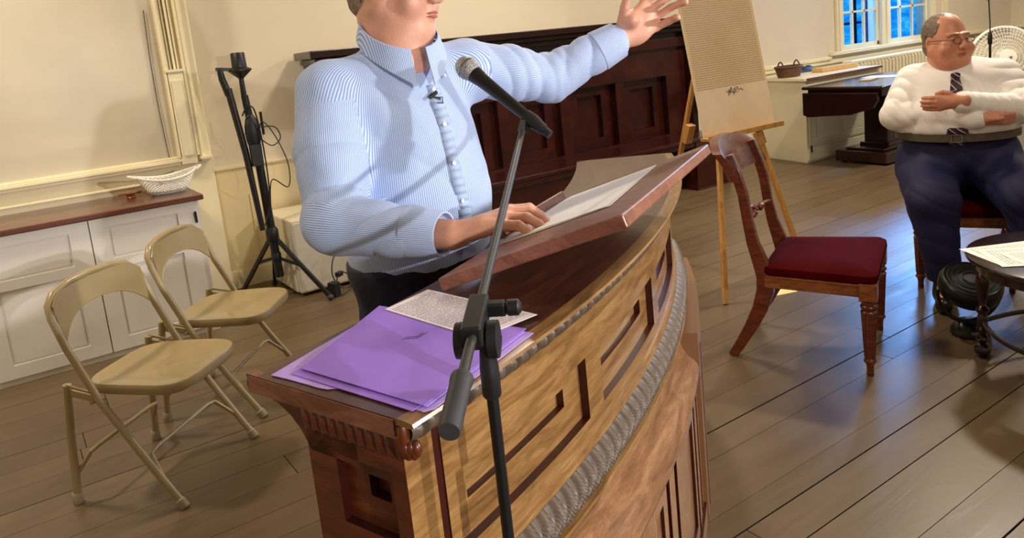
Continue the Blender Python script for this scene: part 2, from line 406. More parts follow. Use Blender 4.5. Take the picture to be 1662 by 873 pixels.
b.bb(7.83, 7.95, 5.07, 5.10, .945, 2.7); b.bb(8.72, 8.90, 5.07, 5.10, .945, 2.7); b.bb(9.80, 9.92, 5.07, 5.10, .945, 2.7)
b.bb(7.86, 7.88, 5.06, 5.07, .945, 2.7); b.bb(9.87, 9.89, 5.06, 5.07, .945, 2.7); b.bb(8.80, 8.82, 5.06, 5.07, .945, 2.7); b.bb(7.83, 9.92, 5.07, 5.10, 2.55, 2.72)
b.bb(10.1, 10.25, 5.085, 5.10, .945, 3.2)
b.build('trim_3', M['cream'], kind='structure', smooth=0, bevel=.005)
# what stands outside: self-glowing blue dusk-sky sheeting behind scaffold bars and a dark blue shutter edge
def mat_out():
    t = NT('dusk_sky_glow'); co = t.coord(); t.base(sr((4, 24, 60)))
    mp = t.add('ShaderNodeMapping', i_Vector=co); mp.inputs['Scale'].default_value = (1.0, 1, 4)
    n = t.noise(mp.outputs[0], 2.2, 5, 0.6, 1.0)
    c = t.ramp(n, [(0.3, sr((0, 96, 196))), (0.5, sr((10, 136, 226))), (0.68, sr((60, 186, 245)))])
    t.lk(c, t.b.inputs['Emission Color']); t.b.inputs['Emission Strength'].default_value = 1.0; return t.m  # blue dusk sky light put in as emission of a flat board
b = MB(); b.bb(6.0, 16.0, 7.4, 7.45, -1.0, 4.0)
tag(b.build('dusk_sky_backdrop', mat_out(), smooth=0), 'self-glowing blue dusk-sky sheeting outside the far windows', 'backdrop')
scaf = empty('scaffold', (9.5, 6.9, 0), label='dark scaffold poles and braces seen through the far windows', cat='scaffold')
def local(o, root): o.location = -Vector(root.location); return o
def sub(mb, name, mat, root, **k):
    o = mb.build(name, mat, root, **k); o.matrix_parent_inverse = Matrix.Translation(Vector(root.location)).inverted(); return o
for pts in ([(8.95, 6.9, -1), (8.95, 6.9, 3.6)], [(10.0, 6.9, -1), (10.0, 6.9, 3.6)], [(11.1, 6.9, -1), (11.1, 6.9, 3.6)], [(11.9, 6.9, -1), (11.9, 6.9, 3.6)]):
    b = MB(); b.tube(pts, .03, 8); sub(b, 'pole', M['navy'], scaf)
for pts in ([(8.95, 6.9, .9), (10.0, 6.9, 1.7)], [(10.0, 6.9, .9), (8.95, 6.9, 1.9)], [(10.0, 6.9, 1.0), (11.1, 6.9, 1.9)], [(8.6, 6.9, 1.18), (12, 6.9, 1.18)]):
    b = MB(); b.tube(pts, .018, 8); sub(b, 'brace', M['navy'], scaf)
for x, nm in ((9.9, 'a'), (11.35, 'b')):
    b = MB(); b.bb(x, x+.62, 6.0, 6.05, -0.5, 3.0)
    for k in range(22): b.bb(x+.03, x+.59, 5.985, 6.0, -.4+k*.155, -.36+k*.155)
    tag(b.build('shutter', plain('blue_grey_shutter_'+nm, (92, 110, 160), 0.6), smooth=0), 'blue-grey louvred shutter outside the ' + ('left' if nm == 'a' else 'right') + ' one of the far windows', 'shutter')

# radiator
rad = empty('radiator', (8.7, 4.93, 0), label='cream cast-iron column radiator under the far windows', cat='radiator')
b = MB(); b.bb(7.78, 9.95, 4.88, 5.0, .80, .835); sub(b, 'radiator_top', M['cream'], rad, smooth=0, bevel=.01)
for k in range(31):
    x = 7.82+k*.07; b = MB(); b.tube([(x, 4.88, .12), (x, 4.88, .79)], .02, 8); b.tube([(x, 4.97, .12), (x, 4.97, .79)], .02, 8)
    b.bb(x-.018, x+.018, 4.88, 4.97, .10, .16); b.bb(x-.018, x+.018, 4.88, 4.97, .74, .80)
    if k in (0, 15, 30): b.bb(x-.02, x+.02, 4.89, 4.96, 0, .11)
    sub(b, 'radiator_column', M['cream'], rad)

# ---------------------------------------------------------------- cabinets
def door_relief(b, x0, x1, z0, z1, y, panels):
    """flat door with recessed moulded panels (x0,x1,z0,z1)"""
    us = sorted(set([x0, x1] + [round(v, 4) for p in panels for v in (p[0], p[0]+.012, p[1]-.012, p[1])]))
    vs = sorted(set([z0, z1] + [round(v, 4) for p in panels for v in (p[2], p[2]+.012, p[3]-.012, p[3])]))
    dep = []
    for j in range(len(vs)-1):
        row = []
        for i in range(len(us)-1):
            uc, vc = (us[i]+us[i+1])/2, (vs[j]+vs[j+1])/2; d = 0
            for p in panels:
                if p[0] < uc < p[1] and p[2] < vc < p[3]:
                    d = .010 if not (p[0]+.012 < uc < p[1]-.012 and p[2]+.012 < vc < p[3]-.012) else .006
            row.append(d)
        dep.append(row)
    b.relief(us, vs, dep, lambda u, v, d: (u, y+d, v), wall=0)
    b.bb(x0, x1, y+.012, y+.02, z0, z1)
def left_cabinet():
    c = empty('cabinet', (-.6, 4.6, 0), label='long white built-in cabinet with panelled doors under the left window', cat='cabinet')
    b = MB(); b.bb(-2.18, .825, 4.365, 4.84, .0, .735); b.bb(-2.18, .825, 4.35, 4.365, .0, .03)
    sub(b, 'body', M['cabinet'], c, smooth=0)
    for k in range(6):
        x1 = .795-.51*k; x0 = x1-.505
        if x0 < -2.18: break
        b = MB(); w = .08
        door_relief(b, x0, x1, .035, .735, 4.335, [(x0+w, x1-w-.01, .52, .685), (x0+w, x1-w-.01, .10, .47)])
        d = sub(b, 'door', M['cabinet'], c, smooth=0)
        h = MB(); hx = x1-.003 if k % 2 == 0 else x0+.003
        for z in (.62, .12):
            h = MB(); h.bb(hx-.004, hx+.008, 4.326, 4.337, z, z+.055); h.tube([(hx+.003, 4.327, z-.004), (hx+.003, 4.327, z+.059)], .004, 8)
            h.build('hinge', M['dark'], d)
    t = MB(); t.bb(-2.18, .845, 4.305, 4.86, .738, .768); tag(t.build('worktop', [M['brown_cab']], bevel=.006, smooth=0), 'dark brown wooden worktop along the left cabinets', 'worktop')
left_cabinet()
def right_cabinet():
    c = empty('cabinet', (6.9, 4.75, 0), label='low cream boxed cabinet beneath the wicker basket', cat='cabinet')
    b = MB()
    n = len(b.v)
    foot = [(6.255, 4.40), (7.46, 4.40), (7.46, 5.08), (6.39, 5.08)]
    b.rings([[(x, y, 0) for x, y in foot], [(x, y, .775) for x, y in foot]])
    sub(b, 'body', M['fridge'], c, smooth=0)
    b = MB(); door_relief(b, 6.30, 7.44, .16, .74, 4.385, [(6.38, 6.82, .22, .68), (6.92, 7.36, .22, .68)]); b.bb(6.26, 7.44, 4.385, 4.40, .02, .13)
    d = sub(b, 'door', M['fridge'], c, smooth=0)
    h = MB(); h.bb(6.285, 6.30, 4.376, 4.386, .10, .16); h.build('hinge', M['dark'], d, smooth=0)
    t = MB(); foot = [(6.22, 4.38), (7.49, 4.38), (7.49, 5.08), (6.37, 5.08)]
    t.rings([[(x, y, .777) for x, y in foot], [(x, y, .80) for x, y in foot]], True, 0)
    t.bb(6.25, 7.49, 4.365, 4.385, .778, .80, 1)
    sub(t, 'top', [M['cream'], M['brown_cab']], c, smooth=0)  # cream top surface paints in the glare on dark wood; edge keeps the wood
right_cabinet()

# ---------------------------------------------------------------- bowed lectern desk
CX, CY = -.794, 4.141
def pol(r, a, z): t = math.radians(a); return (CX+r*math.cos(t), CY+r*math.sin(t), z)
A0, A1 = -70.9, -39.0
def arc_sub(a, b): return max(1, int(abs(b-a)/.6))
def polgrid(b, r0z0, a0, a1, n, mi=0, uvs=1.0):
    """sweep an (r,z) profile along the arc"""
    m = len(r0z0)-1
    L = [0]
    for i in range(m): L.append(L[-1]+math.hypot(r0z0[i+1][0]-r0z0[i][0], r0z0[i+1][1]-r0z0[i][1]))
    def P(u, v):
        k = min(m-1, int(v*m+1e-9)); t = v*m-k; r = r0z0[k][0]*(1-t)+r0z0[k+1][0]*t; z = r0z0[k][1]*(1-t)+r0z0[k+1][1]*t
        return pol(r, a0+(a1-a0)*u, z)
    def U(u, v):
        k = min(m-1, int(v*m+1e-9)); t = v*m-k
        return (math.radians(a0+(a1-a0)*u)*3.5*uvs, (L[k]*(1-t)+L[k+1]*t)*uvs)
    b.grid(n, m, P, mi, U)
    n0 = len(b.v)
lec = empty('lectern', (*pol(3.4, -55, 0)[:2], 0), label='large bow-fronted wooden speaking desk with greek-key grooves and carved mouldings', cat='lectern')
# top board
b = MB()
rim0 = [(3.225, .9495), (3.30, .95), (3.50, .95), (3.515, .9495), (3.530, .944), (3.533, .935), (3.528, .926), (3.49, .924)]
polgrid(b, [(3.19, .925), (3.188, .935), (3.192, .947), (3.225, .9495), (3.30, .95), (3.36, .95), (3.45, .95), (3.505, .95)], A0-.25, A1+.25, 64)
polgrid(b, [(3.49, .924), (3.19, .925)], A0-.25, A1+.25, 40)
for a in (A0-.25, A1+.25):
    b.grid(8, 2, lambda u, v: pol(3.19+.31*u, a, .925+.025*v), 0, lambda u, v: (u*.3, v*.03))
sub(b, 'desk_top', M['top'], lec, smooth=30)
b = MB(); polgrid(b, [(3.503, .9502), (3.515, .9502), (3.530, .9485), (3.532, .944), (3.528, .9415), (3.49, .9410)], A0-.25, A1+.25, 80)
for a in (A0-.25, A1+.25):
    b.face([len(b.v)+k for k in range(6)], 0); b.v += [pol(3.40, a, .941), pol(3.528, a, .9415), pol(3.532, a, .944), pol(3.530, a, .9485), pol(3.515, a, .9502), pol(3.40, a, .9500)]
sub(b, 'top_edge', M['honey'], lec, smooth=30)
# end edge board of the desk top (reddish) over the side panel
b = MB(); b.grid(8, 1, lambda u, v: pol(3.195+.305*u, A0-.30, .924+.024*v), 0, lambda u, v: (u*.3, v*.03)); b.grid(8, 1, lambda u, v: pol(3.195+.305*u, A0-.30+.35*v, .924), 0)
b.grid(8, 1, lambda u, v: pol(3.195+.305*u, A0-.30+.35*v, .9485), 0); sub(b, 'end_edge', M['board'], lec)
# ogee bracket running back under the top
b = MB(); prof = [(3.20, .923), (3.205, .915), (3.235, .908), (3.262, .895), (3.282, .878), (3.294, .86), (3.30, .85)]
polgrid(b, prof, A0, A1, 48)
for a in (A0, A1):
    n = len(b.v); b.v += [pol(r, a, z) for r, z in prof] + [pol(3.40, a, .85), pol(3.40, a, .923)]; b.face(list(range(n, n+len(prof)+2)))
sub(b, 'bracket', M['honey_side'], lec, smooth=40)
# carved leaf moulding under the top: front arc and side
def leaf_h(u, v, p):
    k = math.floor(u/p); x = u/p-k; ph = (k*.618) % 1
    s = x-.5+.25*math.sin(v*3.1+ph*2)
    ridge = abs(math.sin(PI*(x+.35*v)))**.7
    vein = .35*abs(math.sin(PI*3*(s+.1*ph)))
    return (.35+.65*ridge)*(.7+.3*vein)*math.sin(PI*min(1, max(0, .08+v*.92)))**.5
b = MB(); NU = 720; arcL = math.radians(A1-A0)*3.5
def fm(u, v):
    h = leaf_h(u*arcL, v, .030); s = leaf_h(u*arcL+.013, 1-v, .019); low = .898+.009*abs(math.sin(PI*u*arcL/.030))
    return pol(3.486+.026*h+.010*s+.008*v, A0+(A1-A0)*u, low+(.942-low)*v)
b.grid(NU, 9, fm); sub(b, 'carved_leaf_moulding', M['carve'], lec, smooth=60)
b = MB()
def fs(u, v):
    h = leaf_h(u*.20, v, .019); low = .884+.005*abs(math.sin(PI*u*.2/.019))
    p = pol(3.30+.195*u, A0, 0); n = pol(0, 0, 0); t = math.radians(A0); off = .003+.009*h
    return (p[0]+math.sin(t)*off, p[1]-math.cos(t)*off, low+(.923-low)*v)
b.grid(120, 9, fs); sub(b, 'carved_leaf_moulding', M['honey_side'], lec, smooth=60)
b = MB()
for k in range(5):
    c_ = pol(3.496+.004*math.sin(k*2.1), A0-.09+.035*k, .918); b.ell(c_, (.009, .007, .024), 10, 8)
    c_ = pol(3.500+.003*k, A0-.07+.03*k, .903-.003*(k % 2)); b.ell(c_, (.008, .008, .012), 10, 8)
pl = [pol(3.478, A0-.06, 0), pol(3.498, A0-.06, 0), pol(3.498, A0+.10, 0), pol(3.478, A0+.10, 0)]
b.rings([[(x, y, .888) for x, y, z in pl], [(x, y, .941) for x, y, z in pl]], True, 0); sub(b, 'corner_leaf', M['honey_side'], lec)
# fascia with nested recessed rectangles
us = [A0, -70.03, -69.78]; cells = []
units = [(-69.45, -62.86), (-61.72, -55.15), (-54.05, -47.5), (-46.4, -40.0)]
ub = {A0, A1, -70.03, -69.78}; vb = {.64, .70, .817, .91, .753, .787}
for a, c in units: ub |= {a, c, a+.62, c-1.12}
us = sorted(ub); vs = sorted(vb); dep = []; mt = []
for j in range(len(vs)-1):
    r = []; m = []
    for i in range(len(us)-1):
        uc, vc = (us[i]+us[i+1])/2, (vs[j]+vs[j+1])/2; d = 0; q = 0
        if -70.03 < uc < -69.78: d = .002; q = 1
        for a, c in units:
            if a < uc < c and .70 < vc < .817: d = .016
            if a+.62 < uc < c-1.12 and .753 < vc < .787: d = .030
        r.append(d); m.append(q)
    dep.append(r); mt.append(m)
b = MB()
def mpf(u, v, d): return pol(3.49-d, u, v)
b.relief(us, vs, dep, mpf, mt, 1, arc_sub)
for i in range(len(b.uv)):
    if b.uv[i]: b.uv[i] = [(math.radians(p[0])*3.5, p[1]) for p in b.uv[i]]
for f_i in range(len(b.f)):
    pass
sub(b, 'front_fascia', [M['honey'], M['inset']], lec, smooth=20)
for a in (-69.30, -62.3, -54.6, -46.9):
    b = MB(); b.bar(pol(3.4903, a, .66), pol(3.4903, a, .86), .0008, .0008); sub(b, 'veneer_joint', M['inset'], lec, smooth=0)
# gadrooned band
def gad(u, v):
    U = u*arcL/.040; ph = U + .55*math.sin((v-.5)*PI)
    x = ph-math.floor(ph); rid = (1-abs(2*x-1)**2.2); gr = .30*max(0, 1-abs(x-.38)/.07)+.22*max(0, 1-abs(x-.62)/.06)
    edge = 1 if x < .93 else 0.0
    prof = math.sin(PI*(.05+.90*v))**.8
    z = .654-.064*v; r = 3.482+.012*prof+.014*v+.026*prof*max(0, rid**.6-gr)
    return pol(r, A0+(A1-A0)*u, z)
b = MB(); b.grid(1960, 14, gad); sub(b, 'gadrooned_band', M['carve'], lec, smooth=70)
b = MB(); polgrid(b, [(3.488, .660), (3.497, .658), (3.499, .652), (3.488, .650)], A0, A1, 60); polgrid(b, [(3.50, .594), (3.522, .592), (3.523, .586), (3.50, .584)], A0, A1, 60)
sub(b, 'bead', M['honey'], lec)
# pedestal: cove, ledge, panels
b = MB(); polgrid(b, [(3.512, .588), (3.506, .57), (3.508, .545), (3.516, .52), (3.530, .50), (3.545, .487), (3.552, .478), (3.556, .468), (3.556, .455), (3.553, .445), (3.545, .438)], A0, A1, 80)
sub(b, 'cove_moulding', M['honey_low'], lec)
ub = {A0, A1, A0+.9, A1-.9}; 
for k in range(5): a = A0+1.3+k*6.0; ub |= {a, a+5.2, a+.45, a+4.75, a+.95, a+4.25}
us = sorted(ub); vs = [0, .06, .10, .13, .37, .40, .44]; dep = []; mt = []
for j in range(len(vs)-1):
    r = []; m = []
    for i in range(len(us)-1):
        uc, vc = (us[i]+us[i+1])/2, (vs[j]+vs[j+1])/2; d = .008 if vc > .06 else 0; q = 0
        for k in range(5):
            a = A0+1.3+k*6.0
            if a < uc < a+5.2 and .06 < vc < .44:
                d = .008
                if uc < a+.45 or uc > a+4.75: d = .022; q = 1
                elif uc < a+.95 or uc > a+4.25: d = .008
                elif .10 < vc < .40: d = .016
        r.append(d); m.append(q)
    dep.append(r); mt.append(m)
b = MB(); b.relief(us, vs, dep, lambda u, v, d: pol(3.553-d, u, v), mt, 1, arc_sub)
sub(b, 'pedestal_panel', [M['honey_low'], M['inset']], lec, smooth=20)
b = MB()
n = 6; pl = [pol(3.557, -50.6+k*(11.6/n), 0) for k in range(n+1)] + [pol(3.50, A1, 0), pol(3.50, -50.6, 0)]
b.rings([[(x, y, .0) for x, y, z in pl], [(x, y, .565) for x, y, z in pl]])
sub(b, 'end_pier', M['honey_low'], lec, smooth=20)
b = MB(); pl = [pol(3.557, A0+k*.9, 0) for k in range(4)] + [pol(3.50, A0+2.7, 0), pol(3.50, A0, 0)]
b.rings([[(x, y, .0) for x, y, z in pl], [(x, y, .565) for x, y, z in pl]]); sub(b, 'end_pier', M['honey_low'], lec, smooth=20)
b2 = MB(); pl = [pol(3.558, -49.2, 0), pol(3.558, -48.95, 0), pol(3.53, -48.95, 0), pol(3.53, -49.2, 0)]
b2.rings([[(x, y, .0) for x, y, z in pl], [(x, y, .50) for x, y, z in pl]]); sub(b2, 'corner_post', M['inset'], lec, smooth=20)
# side panels with square recess (both ends), back
for a, sg in ((A0, 1), (A1, -1)):
    us = [3.294, 3.353, 3.400, 3.440, 3.462, 3.49]; vs = [0, .06, .44, .56, .60, .64, .755, .800, .832, .858, .89]
    dep = []
    for j in range(len(vs)-1):
        r = []
        for i in range(len(us)-1):
            uc, vc = (us[i]+us[i+1])/2, (vs[j]+vs[j+1])/2; d = 0
            if 3.353 < uc < 3.462 and .755 < vc < .858: d = .014
            if 3.400 < uc < 3.440 and .80 < vc < .832: d = .030
            r.append(d)
        dep.append(r)
    t = math.radians(a)
    def ms(u, v, d, t=t, sg=sg, a=a):
        p = pol(u, a, v); return (p[0]-math.sin(t)*d*sg, p[1]+math.cos(t)*d*sg, v)
    b = MB(); b.relief(us, vs, dep, ms, None, 1)
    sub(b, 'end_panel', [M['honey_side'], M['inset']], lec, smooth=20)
b = MB(); polgrid(b, [(3.294, .0), (3.294, .86)], A0, A1, 48); polgrid(b, [(3.30, .60), (3.49, .64)], A0, A1, 30)
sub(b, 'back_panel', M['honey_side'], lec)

# ---------------------------------------------------------------- book rest
NL, NR, FR = Vector((.602, 1.193, .985)), Vector((.785, .89, 1.105)), Vector((1.392, 1.25, 1.105)); FL = NL+FR-NR
nb = (NR-NL).cross(FR-NR).normalized()
br = empty('book_rest', (1.0, 1.25, .95), label='sloping brown book rest propped on top of the desk', cat='book rest')
b = MB(); th = .024
b.rings([[p-nb*th for p in (NL, NR, FR, FL)], [p for p in (NL, NR, FR, FL)]]); sub(b, 'slope_board', M['board'], br, smooth=0, bevel=.003)
e = (FR-NR).normalized(); s = (NR-NL).normalized()
b = MB(); p0 = NL+e*.30; p1 = NL+e*.66
b.rings([[p0-s*.004, p1-s*.004, p1-s*.014, p0-s*.014], [p0-s*.004+nb*.022, p1-s*.004+nb*.022, p1-s*.014+nb*.022, p0-s*.014+nb*.022]]); sub(b, 'stop_ledge', M['board'], br, smooth=0, bevel=.002)
for (x, y, zz) in ((.875, 1.106, 1.0), (1.136, 1.268, 1.0), (.880, 1.075, 1.09), (1.15, 1.22, 1.075)):
    top = None
    z = NL.z + ((-(nb.x*(x-NL.x)+nb.y*(y-NL.y)))/nb.z) - th-.002
    b = MB(); b.bar((x, y, .951), (x, y, max(.965, z)), .012, .008); sub(b, 'prop_leg', M['white_pl'], br, smooth=0)

def mat_text(name, bg, ink, lines, cols, density=.5, margin=.08):
    """rows of broken dark marks that read as typed or written lines; UV runs 0..1 over the sheet"""
    t = NT(name); uv = t.coord(uv=True); sp = t.add('ShaderNodeSeparateXYZ', i_0=uv); x, y = sp.outputs[0], sp.outputs[1]
    row = t.math('FRACT', t.math('MULTIPLY', y, lines)); inrow = t.math('MULTIPLY', t.math('GREATER_THAN', row, .28), t.math('LESS_THAN', row, .72))
    mp = t.add('ShaderNodeCombineXYZ'); t.lk(t.math('MULTIPLY', x, cols), mp.inputs[0]); t.lk(t.math('FLOOR', t.math('MULTIPLY', y, lines)), mp.inputs[1])
    n = t.add('ShaderNodeTexNoise', i_Vector=mp.outputs[0], i_Scale=1.0, i_Detail=3.0); w = t.math('GREATER_THAN', n.outputs['Fac'], 1-density)
    mx = t.math('MULTIPLY', t.math('GREATER_THAN', x, margin), t.math('LESS_THAN', x, 1-margin)); my = t.math('MULTIPLY', t.math('GREATER_THAN', y, margin), t.math('LESS_THAN', y, 1-margin))
    f = t.math('MULTIPLY', t.math('MULTIPLY', inrow, w), t.math('MULTIPLY', mx, my))
    t.base(t.mix(f, sr(bg), sr(ink))); return t.set(Roughness=.6)
M['typed'] = mat_text('typed_page', (236, 226, 230), (120, 110, 128), 24, 60, .56, .05)
M['typed2'] = mat_text('printed_page', (248, 248, 244), (150, 150, 158), 22, 46, .52, .1)
def sheet(name, corners, mat, label, cat, group=None, thick=.0008, curl=None, n=10):
    """corners a,b,c,d in order (world); thin real sheet"""
    a, bb_, c, d = [Vector(p) for p in corners]
    b = MB(); nn = (bb_-a).cross(d-a).normalized()
    if nn.z < 0: nn = -nn
    def P(u, v, o=0): p = a*(1-u)*(1-v)+bb_*u*(1-v)+c*u*v+d*(1-u)*v; return p+nn*(o+(curl(u, v) if curl else 0))
    b.grid(n, n, lambda u, v: P(u, v, thick), 0, lambda u, v: (u, v)); b.grid(n, n, lambda u, v: P(u, v, 0), 0)
    for f in (lambda u, v: P(u, 0, thick*v), lambda u, v: P(u, 1, thick*v), lambda u, v: P(0, u, thick*v), lambda u, v: P(1, u, thick*v)): b.grid(n, 1, f, 0)
    o = b.build(name, mat, None, smooth=60); return tag(o, label, cat, group)
# white pages lying on the book rest
def onb(u, v, h): return NL+(FL-NL)*u+(NR-NL)*v+nb*h
for k in range(2):
    pts = [onb(.24+.02*k, .12, .001+.0015*k), onb(.90, .02+.04*k, .001+.0015*k), onb(.88, .70, .001+.0015*k), onb(.22, .80-.02*k, .001+.0015*k)]
    sheet('paper_sheet', pts, M['paper'], ['lower white page on the sloping book rest, mostly covered', 'upper white page lying on the sloping book rest'][k], 'paper', 'pages on the book rest')
# purple folder, its lighter flap, and the typed page
Z = .9505
def fold(pts, z, th, mat, nm, parent=None, r=0):
    b = MB(); b.rings([[(x, y, z) for x, y in pts], [(x, y, z+th) for x, y in pts]]); return b.build(nm, mat, parent, smooth=0)
f1 = empty('folder', (.40, 1.02, Z), label='bright purple card folder lying open-edged on the desk, topmost', cat='folder')
def sub2(o, root): o.matrix_parent_inverse = Matrix.Translation(Vector(root.location)).inverted(); return o
sub2(fold([(.300, 1.062), (.375, .822), (.612, .935), (.500, 1.228)], Z+.0042, .0010, M['purple'], 'front_cover', f1), f1)
sub2(fold([(.303, 1.058), (.378, .820), (.606, .930), (.497, 1.222)], Z+.0028, .0008, M['purple_l'], 'back_cover', f1), f1)
b = MB()
for k in range(3):
    b.tube([(.455+.012*t+k*.004, 1.045+.006*math.sin(t*2.2+k)-.004*k, Z+.00535) for t in range(4)], .0004, 5)
sub(b, 'pencil_scribble', M['rubber'], f1)
f2 = empty('folder', (.30, .98, Z), label='paler purple folder with a rounded tab, lying beneath the bright purple one', cat='folder')
tabp = [(.262, 1.083), (.275, 1.052), (.290, 1.010), (.297, .988), (.305, .972), (.315, .965), (.322, .960), (.330, .945), (.370, .815), (.385, .812), (.615, .920), (.52, 1.16), (.49, 1.21)]
sub2(fold(tabp, Z+.0002, .0010, M['purple_l'], 'front_cover', f2), f2)
sub2(fold([(.285, 1.06), (.36, .825), (.60, .93), (.49, 1.20)], Z+.0014, .0010, M['purple'], 'inner_sheet', f2), f2)
sheet('typed_page', [(.497, 1.198, Z+.0058), (.539, .956, Z+.0058), (.659, .969, Z+.0052), (.602, 1.236, Z+.0052)], M['typed'], 'white page of typed text lying across the purple folder', 'paper')

# ---------------------------------------------------------------- microphone stand and microphone
ms = empty('microphone_stand', (.460, .797, 0), label='black boom microphone stand in front of the wooden desk', cat='microphone stand')
px, py = .460, .797
b = MB(); b.tube([(px, py, .10), (px, py, .62)], .0105, 16); sub(b, 'lower_tube', M['black'], ms)
b = MB(); b.lathe([(.012, .60), (.016, .61), (.016, .66), (.012, .67)], (px, py, 0)); sub(b, 'height_clutch', M['blackp'], ms)
b = MB(); b.tube([(px, py, .60), (px, py, .98)], .0078, 16); sub(b, 'upper_tube', M['black'], ms)
for k in range(3):
    a = math.radians(200+120*k); b = MB(); b.bar((px+.03*math.cos(a), py+.03*math.sin(a), .115), (px+.34*math.cos(a), py+.34*math.sin(a), .012), .018, .012)
    lg = sub(b, 'leg', M['black'], ms); b = MB(); b.ell((px+.34*math.cos(a), py+.34*math.sin(a), .014), (.016, .016, .014)); f = b.build('foot', M['rubber'], lg)
b = MB(); b.lathe([(.03, .07), (.035, .09), (.03, .14), (.014, .16)], (px, py, 0)); sub(b, 'hub', M['blackp'], ms)
CLIP = Vector((.924, 1.346, 1.201)); END = Vector((.326, .662, 1.001)); d2 = (CLIP-END).normalized()
PV = END+d2*.205
M['boom'] = plain('grey_black_tube', (46, 46, 42), .5, .1, 20)
b = MB(); b.tube([END+d2*.05, CLIP], .0066, 14); sub(b, 'boom_arm', M['boom'], ms)
b = MB(); b.lathe([(.0115, 0), (.0125, .003), (.0125, .078), (.0135, .08), (.0135, .088), (.008, .09)], END, 20, 0, d2); sub(b, 'counterweight', M['rubber'], ms)
side = d2.cross(Vector((0, 0, 1))).normalized()
b = MB(); up = side.cross(d2)
b.bar(PV-d2*.040, PV+d2*.042, .026, .030, 0, up); b.bar(PV+d2*.026-side*.0, PV+d2*.026+side*.036, .014, .020, 0, up)
sub(b, 'boom_clutch', M['blackp'], ms, smooth=0, bevel=.003)
b = MB(); b.lathe([(.008, 0), (.011, .003), (.011, .016), (.006, .020)], PV+d2*.026+side*.036, 14, 0, side); sub(b, 'clutch_knob', M['blackp'], ms)
b = MB(); b.lathe([(.004, -.030), (.023, -.026), (.024, -.014), (.013, -.010), (.013, .014), (.024, .016), (.024, .028), (.004, .032)], PV-Vector((0, 0, .020))-d2*.010, 26, 0, side); sub(b, 'pivot_disc', M['blackp'], ms)
b = MB(); b.lathe([(.010, .0), (.0125, .004), (.0125, .040), (.009, .075), (.012, .09)], (px, py, .945), 18); sub(b, 'pivot_socket', M['blackp'], ms)
mic = empty('microphone', (.92, 1.40, 1.25), label='black handheld microphone with silver mesh ball clipped to the boom stand', cat='microphone')
BALL = Vector((.889, 1.490, 1.345)); TAIL = Vector((.961, 1.318, 1.199)); md = (BALL-TAIL).normalized()
def mat_mesh():
    t = NT('silver_mesh'); co = t.coord(scale=(1, 1, 1)); v = t.add('ShaderNodeTexVoronoi', i_Vector=co, i_Scale=420.0)
    t.base(t.ramp(v.outputs['Distance'], [(.2, sr((206, 206, 204))), (.7, sr((120, 120, 124)))])); t.bump(v.outputs['Distance'], .6, .002); return t.set(Roughness=.4, Metallic=.5)
M['mesh'] = mat_mesh()
b = MB(); b.lathe([(.006, .027), (.016, .021), (.0235, .010), (.0258, 0), (.0250, -.010), (.022, -.020), (.0185, -.027)], BALL, 26, 0, md); sub(b, 'mesh_ball', M['mesh'], mic)
b = MB(); b.lathe([(.0262, -.002), (.0262, .002)], BALL, 26, 0, md); sub(b, 'collar_ring', M['steel'], mic)
b = MB(); b.lathe([(.0195, -.026), (.0195, -.030), (.0165, -.050), (.0145, -.10), (.0125, -.165), (.0115, -.185), (.0095, -.187)], BALL, 22, 0, md); sub(b, 'body', M['black'], mic)
b = MB(); b.tube([TAIL+md*.055-Vector((0, 0, .004)), TAIL+md*.03, TAIL], [.017, .016, .012], 16); b.bar(TAIL+md*.05, CLIP-Vector((0, 0, .004)), .014, .02)
sub(b, 'clip', M['blackp'], ms)
b = MB(); b.tube([TAIL, TAIL-md*.018], [.010, .009], 12); sub(b, 'cable_plug', M['blackp'], mic)

